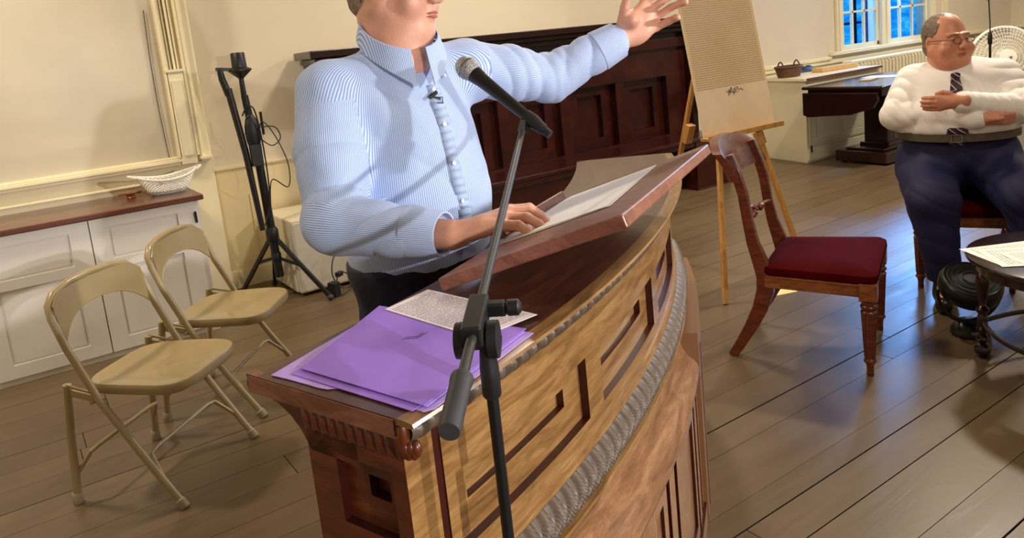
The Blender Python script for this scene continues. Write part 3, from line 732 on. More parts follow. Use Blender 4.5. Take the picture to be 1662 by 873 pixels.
# ---------------------------------------------------------------- folding chairs
def folding_chair(loc, rz, label):
    r = empty('folding_chair', loc, rz, label, 'chair', 'tan metal folding chairs')
    W = .225   # half width; chair faces +x
    # back frame: one bent tube, feet in front, running back and up and over
    def side_pts(y):
        return [(.205, y, .012), (.10, y, .170), (-.035, y, .385), (-.115, y, .56), (-.150, y, .665)]
    L_ = side_pts(-W); Rr = side_pts(W)
    arch = [(-.165, -W+.012, .702), (-.174, -W+.05, .733), (-.178, -.10, .750), (-.180, 0, .755), (-.178, .10, .750), (-.174, W-.05, .733), (-.165, W-.012, .702)]
    b = MB(); b.tube(L_+arch+Rr[::-1], .0125, 12, up=(1, 0, 0)); o = b.build('back_frame', M['tan'], r)
    for y in (-W, W):
        b = MB(); b.lathe([(.012, 0), (.0165, .004), (.0165, .032), (.013, .036)], (.212, y, 0), 12, 0, (-.55, 0, .83)); b.build('foot_cap', M['tanfoot'], r)
        # rear leg, square-ish channel, nearly upright
        b = MB(); b.tube([(-.208, y*.93, .02), (-.185, y*.93, .25), (-.158, y*.93, .43)], .0135, 10); b.build('rear_leg', M['tan'], r)
        b = MB(); b.lathe([(.016, 0), (.0175, .004), (.0175, .035), (.014, .04)], (-.209, y*.93, 0), 12); b.build('foot_cap', M['tanfoot'], r)
        b = MB(); b.bar((-.165, y*.93, .405), (-.02, y*.97, .375), .006, .024); b.bar((-.160, y*.95, .43), (-.06, y*.98, .405), .004, .008); b.tube([(-.05, y*.9, .38), (-.05, y*1.08, .38)], .006, 8)
        b.build('side_bracket', M['tan'], r)
    def stretch(x0, z0, w, name, lift):
        pts = []
        for t in range(13):
            u = -1+2*t/12; k = min(1, (1-abs(u))/.22); pts.append((x0[0]+(x0[1]-x0[0])*math.sin(k*PI/2), w*u, z0+lift*math.sin(k*PI/2)))
        b = MB(); b.tube(pts, .0075, 8); b.build(name, M['tan'], r)
    stretch((-.198, -.150), .10, W*.93, 'rear_stretcher', .075)
    stretch((.155, .085), .09, W, 'front_stretcher', .085)
    # curved metal back panel
    b = MB()
    def bp(u, v, o=0.0):
        y = (u*2-1)*(W-.008); e = abs(u*2-1)
        ztop = .748-.045*e**5; zlow = .622+.040*(1-e**2)-.055*e**4
        z = zlow+(ztop-zlow)*v; cx = -.115-.18*(z-.56)*.9-.004
        return (cx-.030*(1-e*e)*.9+o, y, z)
    b.grid(22, 8, lambda u, v: bp(u, v, .0)); b.grid(22, 8, lambda u, v: bp(u, v, -.003))
    b.grid(22, 1, lambda u, v: bp(u, 0, -.003*v)); b.grid(22, 1, lambda u, v: bp(u, 1, -.003*v))
    b.tube([bp(k/22, 0, -.0015) for k in range(23)], .003, 6)
    b.build('backrest', M['tan'], r, smooth=50)
    # pressed seat with rounded front and rolled rim
    b = MB(); N = 40; ring = []
    for k in range(N):
        a = 2*PI*k/N; c, s_ = math.cos(a), math.sin(a); n_ = 4.2
        x = abs(c)**(2/n_)*(1 if c > 0 else -1); y = abs(s_)**(2/n_)*(1 if s_ > 0 else -1)
        hw = .195+.012*x; ring.append((.055+.192*x if x > 0 else .055+.200*x, hw*y))
    rings = []
    for sc, z in ((.03, .404), (.35, .4045), (.65, .408), (.85, .414), (.95, .418), (.985, .418), (1.0, .412), (1.0, .390), (.985, .384), (.97, .388), (.94, .402), (.65, .400), (.03, .399)):
        rings.append([(.055+(x-.055)*sc, y*sc, z+(.012*max(0, (x-.12))/.15 if z > .38 else 0)*-.6) for x, y in ring])
    b.rings(rings); b.build('seat', M['tan'], r, smooth=50)
    return r
c1 = folding_chair((.148+.150, 2.892+.0, 0), math.radians(-45), 'nearer tan metal folding chair, closest to the camera on the left')
c2 = folding_chair((.66, 3.36, 0), math.radians(-38), 'farther tan metal folding chair, standing beside the black tripod')



# ---------------------------------------------------------------- tripod stand with cables
ts = empty('tripod_stand', (1.29, 4.72, 0), label='black tripod speaker stand with folded arm against the far wall', cat='stand')
HB = Vector((1.290, 4.74, .37))
b = MB(); b.tube([(1.30, 4.75, .10), (1.283, 4.75, .9), (1.262, 4.75, 1.25)], [.027, .025, .021], 12); sub(b, 'main_pole', M['black'], ts)
b = MB(); b.tube([(1.235, 4.72, .42), (1.215, 4.74, .9), (1.178, 4.76, 1.30)], [.016, .020, .022], 10); sub(b, 'folded_arm', M['black'], ts)
b = MB(); b.tube([(1.178, 4.76, 1.26), (1.155, 4.765, 1.36), (1.150, 4.765, 1.42)], [.022, .020, .016], 10); b.bar((1.130, 4.765, 1.42), (1.25, 4.765, 1.405), .026, .020); sub(b, 'arm_bracket', M['black'], ts)
b = MB(); b.lathe([(.012, 1.20), (.016, 1.26), (.014, 1.35), (.026, 1.362), (.052, 1.385), (.066, 1.398), (.066, 1.406), (.042, 1.418), (.040, 1.50), (.036, 1.506)], (1.262, 4.762, 0), 20); sub(b, 'top_mount', M['black'], ts)
b = MB(); b.lathe([(.03, .33), (.038, .34), (.038, .40), (.028, .42)], (1.295, 4.75, 0), 14); sub(b, 'collar', M['blackp'], ts)
b = MB(); b.lathe([(.026, .20), (.03, .21), (.03, .25), (.024, .26)], (1.298, 4.75, 0), 14); sub(b, 'collar', M['blackp'], ts)
for fx, fy in ((1.455, 4.305), (1.11, 4.93), (1.31, 4.93)):
    b = MB(); b.bar((1.252, 4.592, .408), (fx, fy, .02), .016, .024); lg = sub(b, 'leg', M['black'], ts)
    b = MB(); m_ = Vector((1.252, 4.592, .408)).lerp(Vector((fx, fy, .02)), .5); b.bar((1.255, 4.592, .263), m_, .006, .02); sub(b, 'brace', M['black'], ts)
    b = MB(); b.ell((fx, fy, .018), (.02, .02, .018)); b.build('foot', M['rubber'], lg)
b = MB(); b.ell((1.27, 4.73, 1.02), (.045, .03, .12)); b.bb(1.235, 1.30, 4.70, 4.73, .82, .95); b.lathe([(.008, 1.0), (.008, 1.14)], (1.335, 4.74, 0), 8); sub(b, 'clamp_head', M['blackp'], ts)
cb = MB()
def loop(pts, r=.0035, seg=10):
    P = [Vector(p) for p in pts]; out = []
    for i in range(len(P)-1):
        p0 = P[max(i-1, 0)]; p1 = P[i]; p2 = P[i+1]; p3 = P[min(i+2, len(P)-1)]
        for k in range(seg):
            t = k/seg; out.append(.5*((2*p1)+(p2-p0)*t+(2*p0-5*p1+4*p2-p3)*t*t+(3*p1-p0-3*p2+p3)*t**3))
    out.append(P[-1]); return out
cb.tube(loop([(1.30, 4.71, .55), (1.33, 4.70, .72), (1.42, 4.70, .66), (1.44, 4.70, .80), (1.39, 4.70, .98), (1.33, 4.70, 1.08), (1.30, 4.71, 1.03)]), .0035, 6)
cb.tube(loop([(1.31, 4.70, 1.05), (1.39, 4.69, 1.04), (1.415, 4.69, .97), (1.36, 4.69, .93), (1.30, 4.70, .98)]), .0035, 6)
cb.tube(loop([(1.22, 4.71, 1.13), (1.25, 4.69, 1.18), (1.29, 4.69, 1.15), (1.31, 4.70, .9), (1.30, 4.70, .6), (1.25, 4.70, .45)]), .0045, 6)
tripod_cable = tag(cb.build('coiled_cable', M['black']), 'thin black cable looped around the head of the tripod stand', 'cable')

# (tripod stand and its cable stand a little clear of the fridge)
for o_ in [c_ for c_ in ts.children if not c_.name.startswith(('leg', 'brace'))]+[tripod_cable]:
    for v_ in o_.data.vertices: v_.co = (v_.co.x-.043, v_.co.y-.158, v_.co.z*.967+.046)
# ---------------------------------------------------------------- small fridge
fr = empty('mini_fridge', (1.58, 4.75, 0), label='small cream-white fridge standing behind the tripod stand', cat='fridge')
b = MB(); b.bb(1.345, 1.74, 4.57, 5.04, .012, .475); sub(b, 'body', M['fridge'], fr, smooth=0, bevel=.012)
b = MB(); b.bb(1.345, 1.74, 4.50, 4.563, .02, .470); d = sub(b, 'door', M['fridge_door'], fr, smooth=0, bevel=.014)
b = MB(); b.bb(1.345, 1.74, 4.503, 4.565, .460, .476); sub(b, 'top_trim', M['fridge'], fr, smooth=0, bevel=.004)
b = MB(); b.bb(1.53, 1.575, 4.4985, 4.5005, .385, .397); b.build('badge', M['brass'], d, smooth=0)
pc = empty('power_cable', (1.5, 4.36, 0), label='black power cable with an adapter brick lying by the fridge foot', cat='cable')
b = MB(); b.tube(loop([(1.60, 4.42, .30), (1.53, 4.40, .20), (1.52, 4.39, .10), (1.58, 4.36, .03), (1.68, 4.37, .10), (1.66, 4.39, .24)]), .004, 6)
b.tube(loop([(1.50, 4.33, .02), (1.55, 4.36, .14), (1.64, 4.38, .06), (1.55, 4.32, .01), (1.47, 4.34, .01)]), .004, 6); sub(b, 'cable', M['black'], pc)
b = MB(); b.box((1.50, 4.35, .045), (.05, .06, .09), .4); b.box((1.55, 4.37, .125), (.05, .03, .03), .6); sub(b, 'adapter', M['black'], pc, smooth=0, bevel=.005)

# ---------------------------------------------------------------- things on the left worktop
def lattice(u, v):
    return 0
wb = empty('lattice_basket', (.66, 4.60, .768), label='white openwork oval basket on the left worktop', cat='basket')
b = MB(); cx_, cy_ = .725, 4.60; NB = 36
def bk(a, t):  # oval bowl
    rx = .085+.075*t**.8; ry = .060+.055*t**.8; return Vector((cx_+rx*math.cos(a), cy_+ry*math.sin(a), .770+.098*t+.016*t*math.cos(2*a)))
b.ell((cx_, cy_, .7715), (.088, .063, .003)); 
for k in range(NB):
    a = 2*PI*k/NB; b.tube([bk(a+.22*t, t/6) for t in range(7)], .0022, 5); b.tube([bk(a-.22*t, t/6) for t in range(7)], .0022, 5)
sub(b, 'woven_side', M['whitewicker'], wb)
b = MB(); b.tube([bk(2*PI*k/48, 1) for k in range(48)], .0065, 8, closed=True); sub(b, 'rim', M['whitewicker'], wb)
for sg in (-1, 1):
    b = MB(); b.tube([(cx_+sg*(.155+.035*math.sin(PI*k/10)), cy_-.045+.09*k/10, .880+.012*math.sin(PI*k/10)) for k in range(11)], .006, 8); sub(b, 'handle', M['whitewicker'], wb)
b = MB(); n = 20; b.rings([[(cx_+.11*math.cos(2*PI*k/n), cy_+.075*math.sin(2*PI*k/n), .79) for k in range(n)], [(cx_+.10*math.cos(2*PI*k/n)+.01, cy_+.065*math.sin(2*PI*k/n), .808) for k in range(n)]])
tag(b.build('napkin_pile', M['paper']), 'folded white napkins lying inside the white openwork basket', 'napkins')
tr = empty('toy_boat', (.54, 4.66, .768), label='small brown carved ornament beside the white basket', cat='ornament')
tr.name = 'ornament'
b = MB(); b.lathe([(.022, 0), (.024, .004), (.018, .012), (.030, .022), (.034, .028), (.020, .026), (.004, .024)], (.54, 4.66, .768), 16); sub(b, 'dish', M['brass'], tr)
for dx in (-.045, .045):
    b = MB(); b.ell((.54+dx, 4.66, .795), (.018, .010, .008)); sub(b, 'wing', M['brass'], tr)

# ---------------------------------------------------------------- long mahogany settle against the back wall
st = empty('settle', (3.5, 4.75, 0), label='long dark red mahogany settle with recessed panels along the back wall', cat='settle')
b = MB(); b.bb(1.70, 5.25, 4.74, 5.06, 1.425, 1.475); b.bb(1.74, 5.22, 4.78, 5.06, 1.39, 1.425); b.bb(1.78, 5.20, 4.82, 5.06, 1.35, 1.39)
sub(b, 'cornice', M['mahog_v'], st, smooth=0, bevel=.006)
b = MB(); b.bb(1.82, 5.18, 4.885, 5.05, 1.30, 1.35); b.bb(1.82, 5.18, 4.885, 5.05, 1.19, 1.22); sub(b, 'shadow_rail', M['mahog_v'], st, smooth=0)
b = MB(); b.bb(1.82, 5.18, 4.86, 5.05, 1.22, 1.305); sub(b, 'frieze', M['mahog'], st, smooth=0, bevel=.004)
edges = [4.94-.60*k for k in range(6)]
ub = {1.82, 5.18}; vb = {.44, .46, .98, 1.19, .54, .90}
for e_ in edges: ub |= {round(e_, 3), round(e_-.50, 3), round(e_-.12, 3), round(e_-.38, 3)}
us = sorted(u for u in ub if 1.82 <= u <= 5.18); vs = sorted(vb); dep = []
for j in range(len(vs)-1):
    r = []
    for i in range(len(us)-1):
        uc, vc = (us[i]+us[i+1])/2, (vs[j]+vs[j+1])/2; d = 0
        for e_ in edges:
            if e_-.50 < uc < e_ and .46 < vc < .98: d = .06
            if e_-.38 < uc < e_-.12 and .54 < vc < .90: d = .10
        r.append(d)
    dep.append(r)
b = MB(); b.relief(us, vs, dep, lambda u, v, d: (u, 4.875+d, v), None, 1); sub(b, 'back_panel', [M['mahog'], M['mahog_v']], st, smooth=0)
b = MB(); b.bb(1.84, 5.26, 4.475, 4.92, .415, .445); b.bb(1.84, 5.26, 4.49, 4.51, .37, .415); sub(b, 'seat', M['mahog'], st, smooth=0, bevel=.006)
b = MB(); b.bb(1.84, 4.46, 4.52, 4.56, 0, .415); b.bb(1.84, 4.46, 4.50, 4.52, 0, .07); sub(b, 'seat_front', M['mahog'], st, smooth=0)
b = MB(); b.bb(4.84, 5.26, 4.48, 5.05, 0, .415); b.bb(4.82, 5.28, 4.465, 5.05, .0, .012); sub(b, 'end_block', M['mahog'], st, smooth=0, bevel=.003)
for x_ in (5.18, 1.76): b = MB(); b.bb(x_, x_+.06, 4.80, 5.05, 0 if x_ < 3 else .44, 1.42); sub(b, 'end_post', M['mahog_v'], st, smooth=0, bevel=.004)

# ---------------------------------------------------------------- dark table on a pedestal by the far windows
dt = empty('pedestal_table', (6.7, 3.95, 0), label='polished dark mahogany pedestal table below the far windows', cat='table')
b = MB(); b.bb(6.02, 7.35, 3.50, 4.28, .715, .745); sub(b, 'tabletop', M['mahog_v'], dt, smooth=0, bevel=.012)
b = MB(); b.bb(6.06, 7.31, 3.54, 4.24, .655, .715); sub(b, 'apron', M['mahog_v'], dt, smooth=0, bevel=.004)
b = MB(); b.prism([(3.56, .69), (4.27, .69), (4.27, .49), (4.22, .47), (3.80, .50), (3.60, .56), (3.56, .62)], .03, (6.035, 0, 0), (0, 1, 0), (0, 0, 1)); sub(b, 'drop_leaf', M['mahog_v'], dt, smooth=0, bevel=.006)
b = MB(); b.bb(6.62, 6.92, 3.82, 4.05, .13, .66); b.bb(6.59, 6.95, 3.79, 4.08, .13, .17); b.bb(6.59, 6.95, 3.79, 4.08, .61, .655); sub(b, 'pedestal', M['mahog_v'], dt, smooth=0, bevel=.01)
b = MB(); b.bb(6.37, 7.15, 3.69, 4.19, .02, .12); b.bb(6.44, 7.08, 3.75, 4.13, .12, .14); sub(b, 'plinth', M['mahog_v'], dt, smooth=0, bevel=.015)
for x, y in ((6.43, 3.75), (7.09, 3.75), (6.43, 4.13), (7.09, 4.13)): b = MB(); b.ell((x, y, .02), (.03, .03, .02)); sub(b, 'bun_foot', M['mahog_v'], dt)
# things on the far cabinet
wk = empty('wicker_basket', (6.46, 4.72, .80), label='brown wicker basket with two loop handles on the cream cabinet', cat='basket')
b = MB(); N = 40
def wv(a, t): return Vector((6.46+(.125+.03*t)*math.cos(a)+.006*math.sin(a*20+t*9)*.4, 4.72+(.085+.025*t)*math.sin(a), .802+.095*t))
rings = [[wv(2*PI*k/N, j/8)+Vector((0, 0, 0)) for k in range(N)] for j in range(9)]
for j in range(9):
    for k in range(N):
        c_ = Vector((6.46, 4.72, rings[j][k].z)); rings[j][k] = c_+(rings[j][k]-c_)*(1+.03*((k+j) % 2))
inner = [[Vector((6.46, 4.72, rings[8-j][k].z if j < 8 else .812))+(rings[8-j][k]-Vector((6.46, 4.72, rings[8-j][k].z)))*.9 for k in range(N)] for j in range(9)]
b.rings(rings+inner); sub(b, 'woven_body', M['wicker'], wk)
b = MB(); b.tube([wv(2*PI*k/N, 1.05) for k in range(N)], .009, 8, closed=True); sub(b, 'rim', M['wicker'], wk)
for sg in (-1, 1): b = MB(); b.tube([(6.46+sg*.125, 4.72-.04+.08*k/10, .895+.06*math.sin(PI*k/10)) for k in range(11)], .007, 8); sub(b, 'handle', M['wicker'], wk)
def boxthing(name, c, sz, rz, mat, label, cat, bev=.005):
    b = MB(); b.box(c, sz, rz); return tag(b.build(name, mat, bevel=bev, smooth=0), label, cat)
sc_ = MB(); rnd = random.Random(5)
sc_.grid(24, 14, lambda u, v: (6.80+.42*u, 4.86+.14*v+.01*math.sin(u*9), .803+.055*math.sin(PI*u)**.6*math.sin(PI*v)**.7+.012*math.sin(u*17+v*5)*math.sin(PI*u)*math.sin(PI*v)))
sc_.grid(24, 14, lambda u, v: (6.80+.42*u, 4.86+.14*v+.01*math.sin(u*9), .801))
tag(sc_.build('folded_cloth', M['dark']), 'crumpled black cloth behind the tan box on the cream cabinet', 'cloth')
boxthing('tan_box', (7.13, 4.66, .823), (.55, .13, .045), math.radians(-4), M['tanbox'], 'long flat tan box on the cream cabinet', 'box')
boxthing('notebook', (6.55, 3.95, .752), (.20, .10, .012), .2, M['tanbox'], 'thin tan notebook on the dark polished table', 'notebook', .002)
b = MB(); b.box((6.85, 4.0, .7475), (.22, .30, .0016), .1); tag(b.build('paper_sheet', M['paper'], smooth=0), 'white sheet on the dark polished pedestal table', 'paper')

# ---------------------------------------------------------------- easel with document poster
es = empty('easel', (3.17, 2.75, 0), label='light pine tripod easel holding a large written document', cat='easel')
AP = Vector((3.17, 2.744, 1.457)); tl = math.tan(math.radians(10))
def leg(name, foot, top, w=.030, d=.018):
    b = MB(); b.bar(foot, top, w, d, 0, (0, 1, 0)); o = sub(b, name, M['pine'], es, smooth=0, bevel=.002)
    return o
fr_l = Vector((2.842, 2.500, .002)); fr_r = Vector((3.50, 2.500, .002)); rr = Vector((3.17, 3.27, .002))
for nm, ft in (('leg', fr_l), ('leg', fr_r)):
    o = leg(nm, ft, AP+Vector((0, .02, .05))); dv = (AP-ft).normalized()
    b = MB(); p = ft+dv*.80; b.bar(p-dv*.045, p+dv*.03, .05, .032, 0, (0, 1, 0)); b.build('clamp_block', M['pine'], o, smooth=0, bevel=.003).matrix_parent_inverse = Matrix.Identity(4)
    p2 = ft+dv*.32
o = leg('leg', rr, AP+Vector((0, .045, .05)))
b = MB(); dv = (AP-rr).normalized(); p = rr+dv*.85; b.bar(p-dv*.06, p+dv*.05, .05, .035, 0, (0, 1, 0)); sub(b, 'clamp_block', M['pine'], es, smooth=0, bevel=.003)
b = MB(); b.bb(2.885, 3.475, 2.585, 2.640, .812, .828); b.bb(2.885, 3.475, 2.580, 2.590, .812, .840); sub(b, 'tray', M['pine'], es, smooth=0, bevel=.003)
b = MB(); b.box((3.17, 2.79, 1.53), (.10, .05, .12)); sub(b, 'head_block', M['pine'], es, smooth=0, bevel=.004)
def mat_doc():
    t = NT('handwritten_document'); uv = t.coord(uv=True); sp = t.add('ShaderNodeSeparateXYZ', i_0=uv); x, y = sp.outputs[0], sp.outputs[1]
    wob = t.math('MULTIPLY', t.math('SINE', t.math('MULTIPLY', x, 7.0)), .0012); yy = t.math('ADD', y, wob); L = 74.0
    row = t.math('FRACT', t.math('MULTIPLY', yy, L)); inrow = t.math('MULTIPLY', t.math('GREATER_THAN', row, .30), t.math('LESS_THAN', row, .85))
    mp = t.add('ShaderNodeCombineXYZ'); t.lk(t.math('MULTIPLY', x, 210.0), mp.inputs[0]); t.lk(t.math('FLOOR', t.math('MULTIPLY', yy, L)), mp.inputs[1])
    w = t.math('GREATER_THAN', t.add('ShaderNodeTexNoise', i_Vector=mp.outputs[0], i_Scale=1.0, i_Detail=6.0, i_Roughness=.75).outputs['Fac'], .47)
    mx = t.math('MULTIPLY', t.math('GREATER_THAN', x, .03), t.math('LESS_THAN', x, .965)); my = t.math('MULTIPLY', t.math('GREATER_THAN', y, .272), t.math('LESS_THAN', y, .86))
    f = t.math('MULTIPLY', t.math('MULTIPLY', inrow, w), t.math('MULTIPLY', mx, my))
    co = t.coord(); bg = t.ramp(t.noise(co, 4, 4), [(.3, sr((214, 188, 150))), (.7, sr((232, 210, 176)))])
    tint = t.mix(t.math('MULTIPLY', my, .5), bg, sr((214, 184, 130)))
    t.base(t.mix(t.math('MULTIPLY', f, .50), tint, sr((96, 72, 44)))); return t.set(Roughness=.45)
pt = empty('document_poster', (3.17, 2.64, .83), label='large tan document board of fine handwriting standing on the easel tray', cat='poster')
PW, PH = .56, .86
px0 = 2.90
def pp(u, v, o=0): s_ = v*PH; return (px0+PW*u, 2.628+s_*math.sin(math.radians(10))+o*.985, .829+s_*math.cos(math.radians(10))-o*.17)
b = MB(); b.grid(1, 1, lambda u, v: pp(u, v, 0), 0, lambda u, v: (u, v)); b.grid(1, 1, lambda u, v: pp(u, v, .006), 1)
for f_ in (lambda u, v: pp(u, 0, .006*v), lambda u, v: pp(u, 1, .006*v), lambda u, v: pp(0, u, .006*v), lambda u, v: pp(1, u, .006*v)): b.grid(1, 1, f_, 1)
sub(b, 'printed_board', [mat_doc(), M['cream']], pt, smooth=0)
b = MB(); sgn = [(0, 0), (.012, .02), (.02, .005), (.03, .028), (.042, .002), (.05, .022), (.062, .010), (.075, .026), (.085, .012), (.10, .018), (.115, .008)]
b.tube([pp(.42+x*1.9, .222+z*1.6, -.0008) for x, z in sgn], .0014, 5); b.tube([pp(.40+x*1.5, .250-z*.5-x*.1, -.0008) for x, z in sgn], .0010, 5); b.tube([pp(.43, .215, -.0008), pp(.47, .262, -.0008)], .0012, 5); b.tube([pp(.50, .215, -.0008), pp(.545, .268, -.0008)], .0012, 5)
sub(b, 'signature', M['rubber'], pt)

# ---------------------------------------------------------------- crimson upholstered chair
def fluted_leg(b, x, y, h, top=.030):
    prof = [(.010, 0), (.014, .004), (.0125, .03), (.016, .05), (.0225, .056), (.0235, .062), (.020, .068), (.0185, .075), (.021, .078), (.029, h-.075), (.030, h-.060), (.024, h-.055), (.030, h-.045), (.031, h-.038), (.024, h-.032), (.026, h-.026), (.026, h-.02)]
    b.lathe(prof, (x, y, 0), 48, 0, None, (.078, h-.074, .16, 10))
def side_chair(name, loc, rz, label, fw=.50, bw=.42, dp=.47, seatz=.37, velvet=True, back=True):
    """faces +x ; origin at the middle of the front feet on the floor"""
    r = empty(name, loc, rz, label, 'chair')
    for s_ in (-1, 1):
        b = MB(); fluted_leg(b, 0, s_*(fw/2-.03), seatz-.05); b.build('leg', M['chairwood'], r, smooth=60)
        b = MB(); b.bb(-.032, .032, s_*(fw/2-.03)-.032, s_*(fw/2-.03)+.032, seatz-.066, seatz+.005); b.build('corner_block', M['railwood'], r, smooth=0, bevel=.004)
        # sabre rear leg sweeping up into the back stile
        P = [(-.535, 0, .018), (-.505, .045, .021), (-.455, .13, .025), (-.41, .22, .030), (-.385, .30, .034), (-.383, .36, .034), (-.400, .42, .030), (-.425, .50, .024), (-.442, .60, .021), (-.455, .70, .020), (-.478, .79, .020), (-.505, .86, .018)]
        rings = []
        for k, (x, z, w) in enumerate(P):
            q = P[min(k+1, len(P)-1)]; p_ = P[max(k-1, 0)]; t = Vector((q[0]-p_[0], 0, q[1]-p_[1])).normalized(); n_ = Vector((t.z, 0, -t.x))
            yy = s_*(bw/2-.015 + (-.012 if z < .2 else 0)); c_ = Vector((x, yy, z)); hw = .015
            rings.append([c_+n_*w+Vector((0, hw, 0)), c_-n_*w+Vector((0, hw, 0)), c_-n_*w-Vector((0, hw, 0)), c_+n_*w-Vector((0, hw, 0))])
        b = MB(); b.rings(rings); b.build('rear_leg', M['chairwood'], r, smooth=50, bevel=.004)
    b = MB(); b.bb(-.02, .022, -fw/2+.06, fw/2-.06, seatz-.055, seatz); b.build('front_rail', M['railwood'], r, smooth=0, bevel=.004)
    for s_ in (-1, 1):
        b = MB(); b.bar((-.02, s_*(fw/2-.02), seatz-.027), (-.385, s_*(bw/2-.012), seatz-.027), .024, .052); b.bar((-.03, s_*(fw/2-.006), seatz-.004), (-.37, s_*(bw/2+.002), seatz-.004), .012, .008); b.build('side_rail', M['railwood'], r, smooth=0, bevel=.003)
    b = MB(); b.bb(-.40, -.375, -bw/2+.02, bw/2-.02, seatz-.055, seatz); b.build('back_rail', M['chairwood'], r, smooth=0)
    # seat pad
    N = 12; rings = []
    for z, inn, cr in ((seatz-.002, .002, 0), (seatz+.012, -.004, 0), (seatz+.034, -.002, 0), (seatz+.046, .012, .0), (seatz+.052, .05, .0), (seatz+.056, .12, 0)):
        ring = []
        for (cx2, cy2, a0) in ((.030-.03, fw/2-.03, 0), (-.375+.02, bw/2-.02, 90), (-.375+.02, -bw/2+.02, 180), (.030-.03, -fw/2+.03, 270)):
            for k in range(4):
                a = math.radians(a0+k*30); rr_ = max(.004, .03-inn); ring.append((cx2*(1-inn*2.2)-.0+rr_*math.cos(a)-(.17*inn*2.2), cy2*(1-inn*2.4)+rr_*math.sin(a), z))
        rings.append(ring)
    b = MB(); b.rings(rings); b.build('seat_pad', M['velvet'], r, smooth=50)
    # top rail: curved tablet with rolled ends, and a small carved mid rail
    b = MB()
    def tr_(u, v, o):
        y = (u*2-1)*(bw/2+.045); c_ = -.06*(1-(u*2-1)**2); h = .082*(1-.25*abs(u*2-1)**3)
        roll = .035*max(0, v-.6)**1.2
        return (-.468+c_-.055*v-roll+o, y, .760+.0*(1-v)+h*2*v*.92)
    b.grid(24, 8, lambda u, v: tr_(u, v, .018)); b.grid(24, 8, lambda u, v: tr_(u, v, -.018))
    for f_ in (lambda u, v: tr_(u, 0, -.018+.036*v), lambda u, v: tr_(u, 1, -.018+.036*v)): b.grid(24, 1, f_)
    for f_ in (lambda u, v: tr_(0, u, -.018+.036*v), lambda u, v: tr_(1, u, -.018+.036*v)): b.grid(8, 1, f_)
    b.build('top_rail', M['chairwood'], r, smooth=50, bevel=.003)
    b = MB(); b.tube([(-.430-.035*(1-(k/6-1)**2)*1.0, (k/6-1)*(bw/2-.02), .585) for k in range(13)], .013, 8)
    b.ell((-.470, 0, .585), (.016, .05, .03)); 
    for k in range(6): a = k*PI/3; b.ell((-.455, .022*math.cos(a), .585+.018*math.sin(a)), (.010, .010, .008))
    for s_ in (-1, 1):
        for k in range(3): b.ell((-.446, s_*(.06+.018*k), .585), (.012, .010, .016-.003*k))
    b.build('carved_mid_rail', M['chairwood'], r, smooth=50)
    return r
ang = math.atan2(1.581-2.055, 2.587-2.352)
side_chair('upholstered_chair', (2.587+.896*.24, 1.581+.444*.24, 0), ang, 'mahogany sabre-leg chair with crimson velvet seat, empty beside the easel', fw=.54, bw=.43)
# yellow note on the floor
b = MB(); b.box((3.16, 2.40, .001), (.13, .07, .002), math.radians(-20)); tag(b.build('floor_card', M['notey'], smooth=0), 'small pale yellow card lying on the floor behind the crimson chair', 'card')
ma = math.atan2(-.45, -.89)
mch = side_chair('upholstered_chair', (3.705, 1.765, 0), ma, 'mahogany chair with fluted legs that the man in the white shirt sits on', fw=.44, bw=.40)

# ---------------------------------------------------------------- small round table with papers
TC = Vector((3.075, 1.075, 0)); TR = .355
rt = empty('round_table', tuple(TC), label='small round dark table with ball-turned legs and papers on it', cat='table')
b = MB(); b.lathe([(.05, .420), (TR-.03, .420), (TR-.015, .424), (TR-.004, .432), (TR, .440), (TR-.002, .447), (TR-.012, .450), (.05, .450)], tuple(TC), 64); sub(b, 'tabletop', M['mahog_v'], rt)
b = MB(); b.lathe([(TR-.05, .385), (TR-.035, .388), (TR-.035, .42), (TR-.05, .42)], tuple(TC), 48); sub(b, 'apron', M['mahog_v'], rt)
for k in range(4):
    a = math.atan2(1.378-1.075, 3.015-3.075)+k*PI/2; lx, ly = TC.x+.305*math.cos(a), TC.y+.305*math.sin(a)
    b = MB(); b.lathe([(.004, 0), (.020, .004), (.030, .022), (.030, .034), (.022, .050), (.012, .056), (.018, .062), (.024, .074), (.018, .088), (.013, .092), (.020, .100), (.022, .112), (.014, .124), (.018, .130), (.018, .165), (.014, .172), (.022, .185), (.024, .195), (.014, .208), (.011, .215), (.018, .25), (.024, .29), (.026, .31), (.020, .335), (.013, .345), (.022, .352), (.024, .390)], (lx, ly, 0), 20)
    sub(b, 'leg', M['mahog_v'], rt)
    a2 = a+PI/2; l2 = (TC.x+.305*math.cos(a2), TC.y+.305*math.sin(a2))
    b = MB(); pts = []
    for t in range(11):
        u = t/10; x = lx*(1-u)+l2[0]*u; y = ly*(1-u)+l2[1]*u; ex = math.sin(PI*u)*.05; dx, dy = x-TC.x, y-TC.y; q = math.hypot(dx, dy); pts.append((x+dx/q*ex, y+dy/q*ex, .145))
    b.tube(pts, .010, 8, flat=.8); sub(b, 'stretcher', M['mahog_v'], rt)
def tabpaper(cx2, cy2, rz, z, lab, w=.216, h=.279, mat=None, lift=0):
    c_, s_ = math.cos(rz), math.sin(rz); P = [Vector((cx2+c_*x-s_*y, cy2+s_*x+c_*y, z)) for x, y in ((-w/2, -h/2), (w/2, -h/2), (w/2, h/2), (-w/2, h/2))]
    return sheet('paper_sheet', P, mat or M['typed2'], lab, 'paper', 'papers on the round table', curl=(lambda u, v: lift*max(0, v-.6)**2*3) if lift else None)
tabpaper(2.985, 1.25, math.radians(60), .451, 'white sheet overhanging the round table, lowest of its papers', lift=.0)
tabpaper(2.965, 1.19, math.radians(47), .4525, 'printed sheet near the rim of the round table', lift=.0)
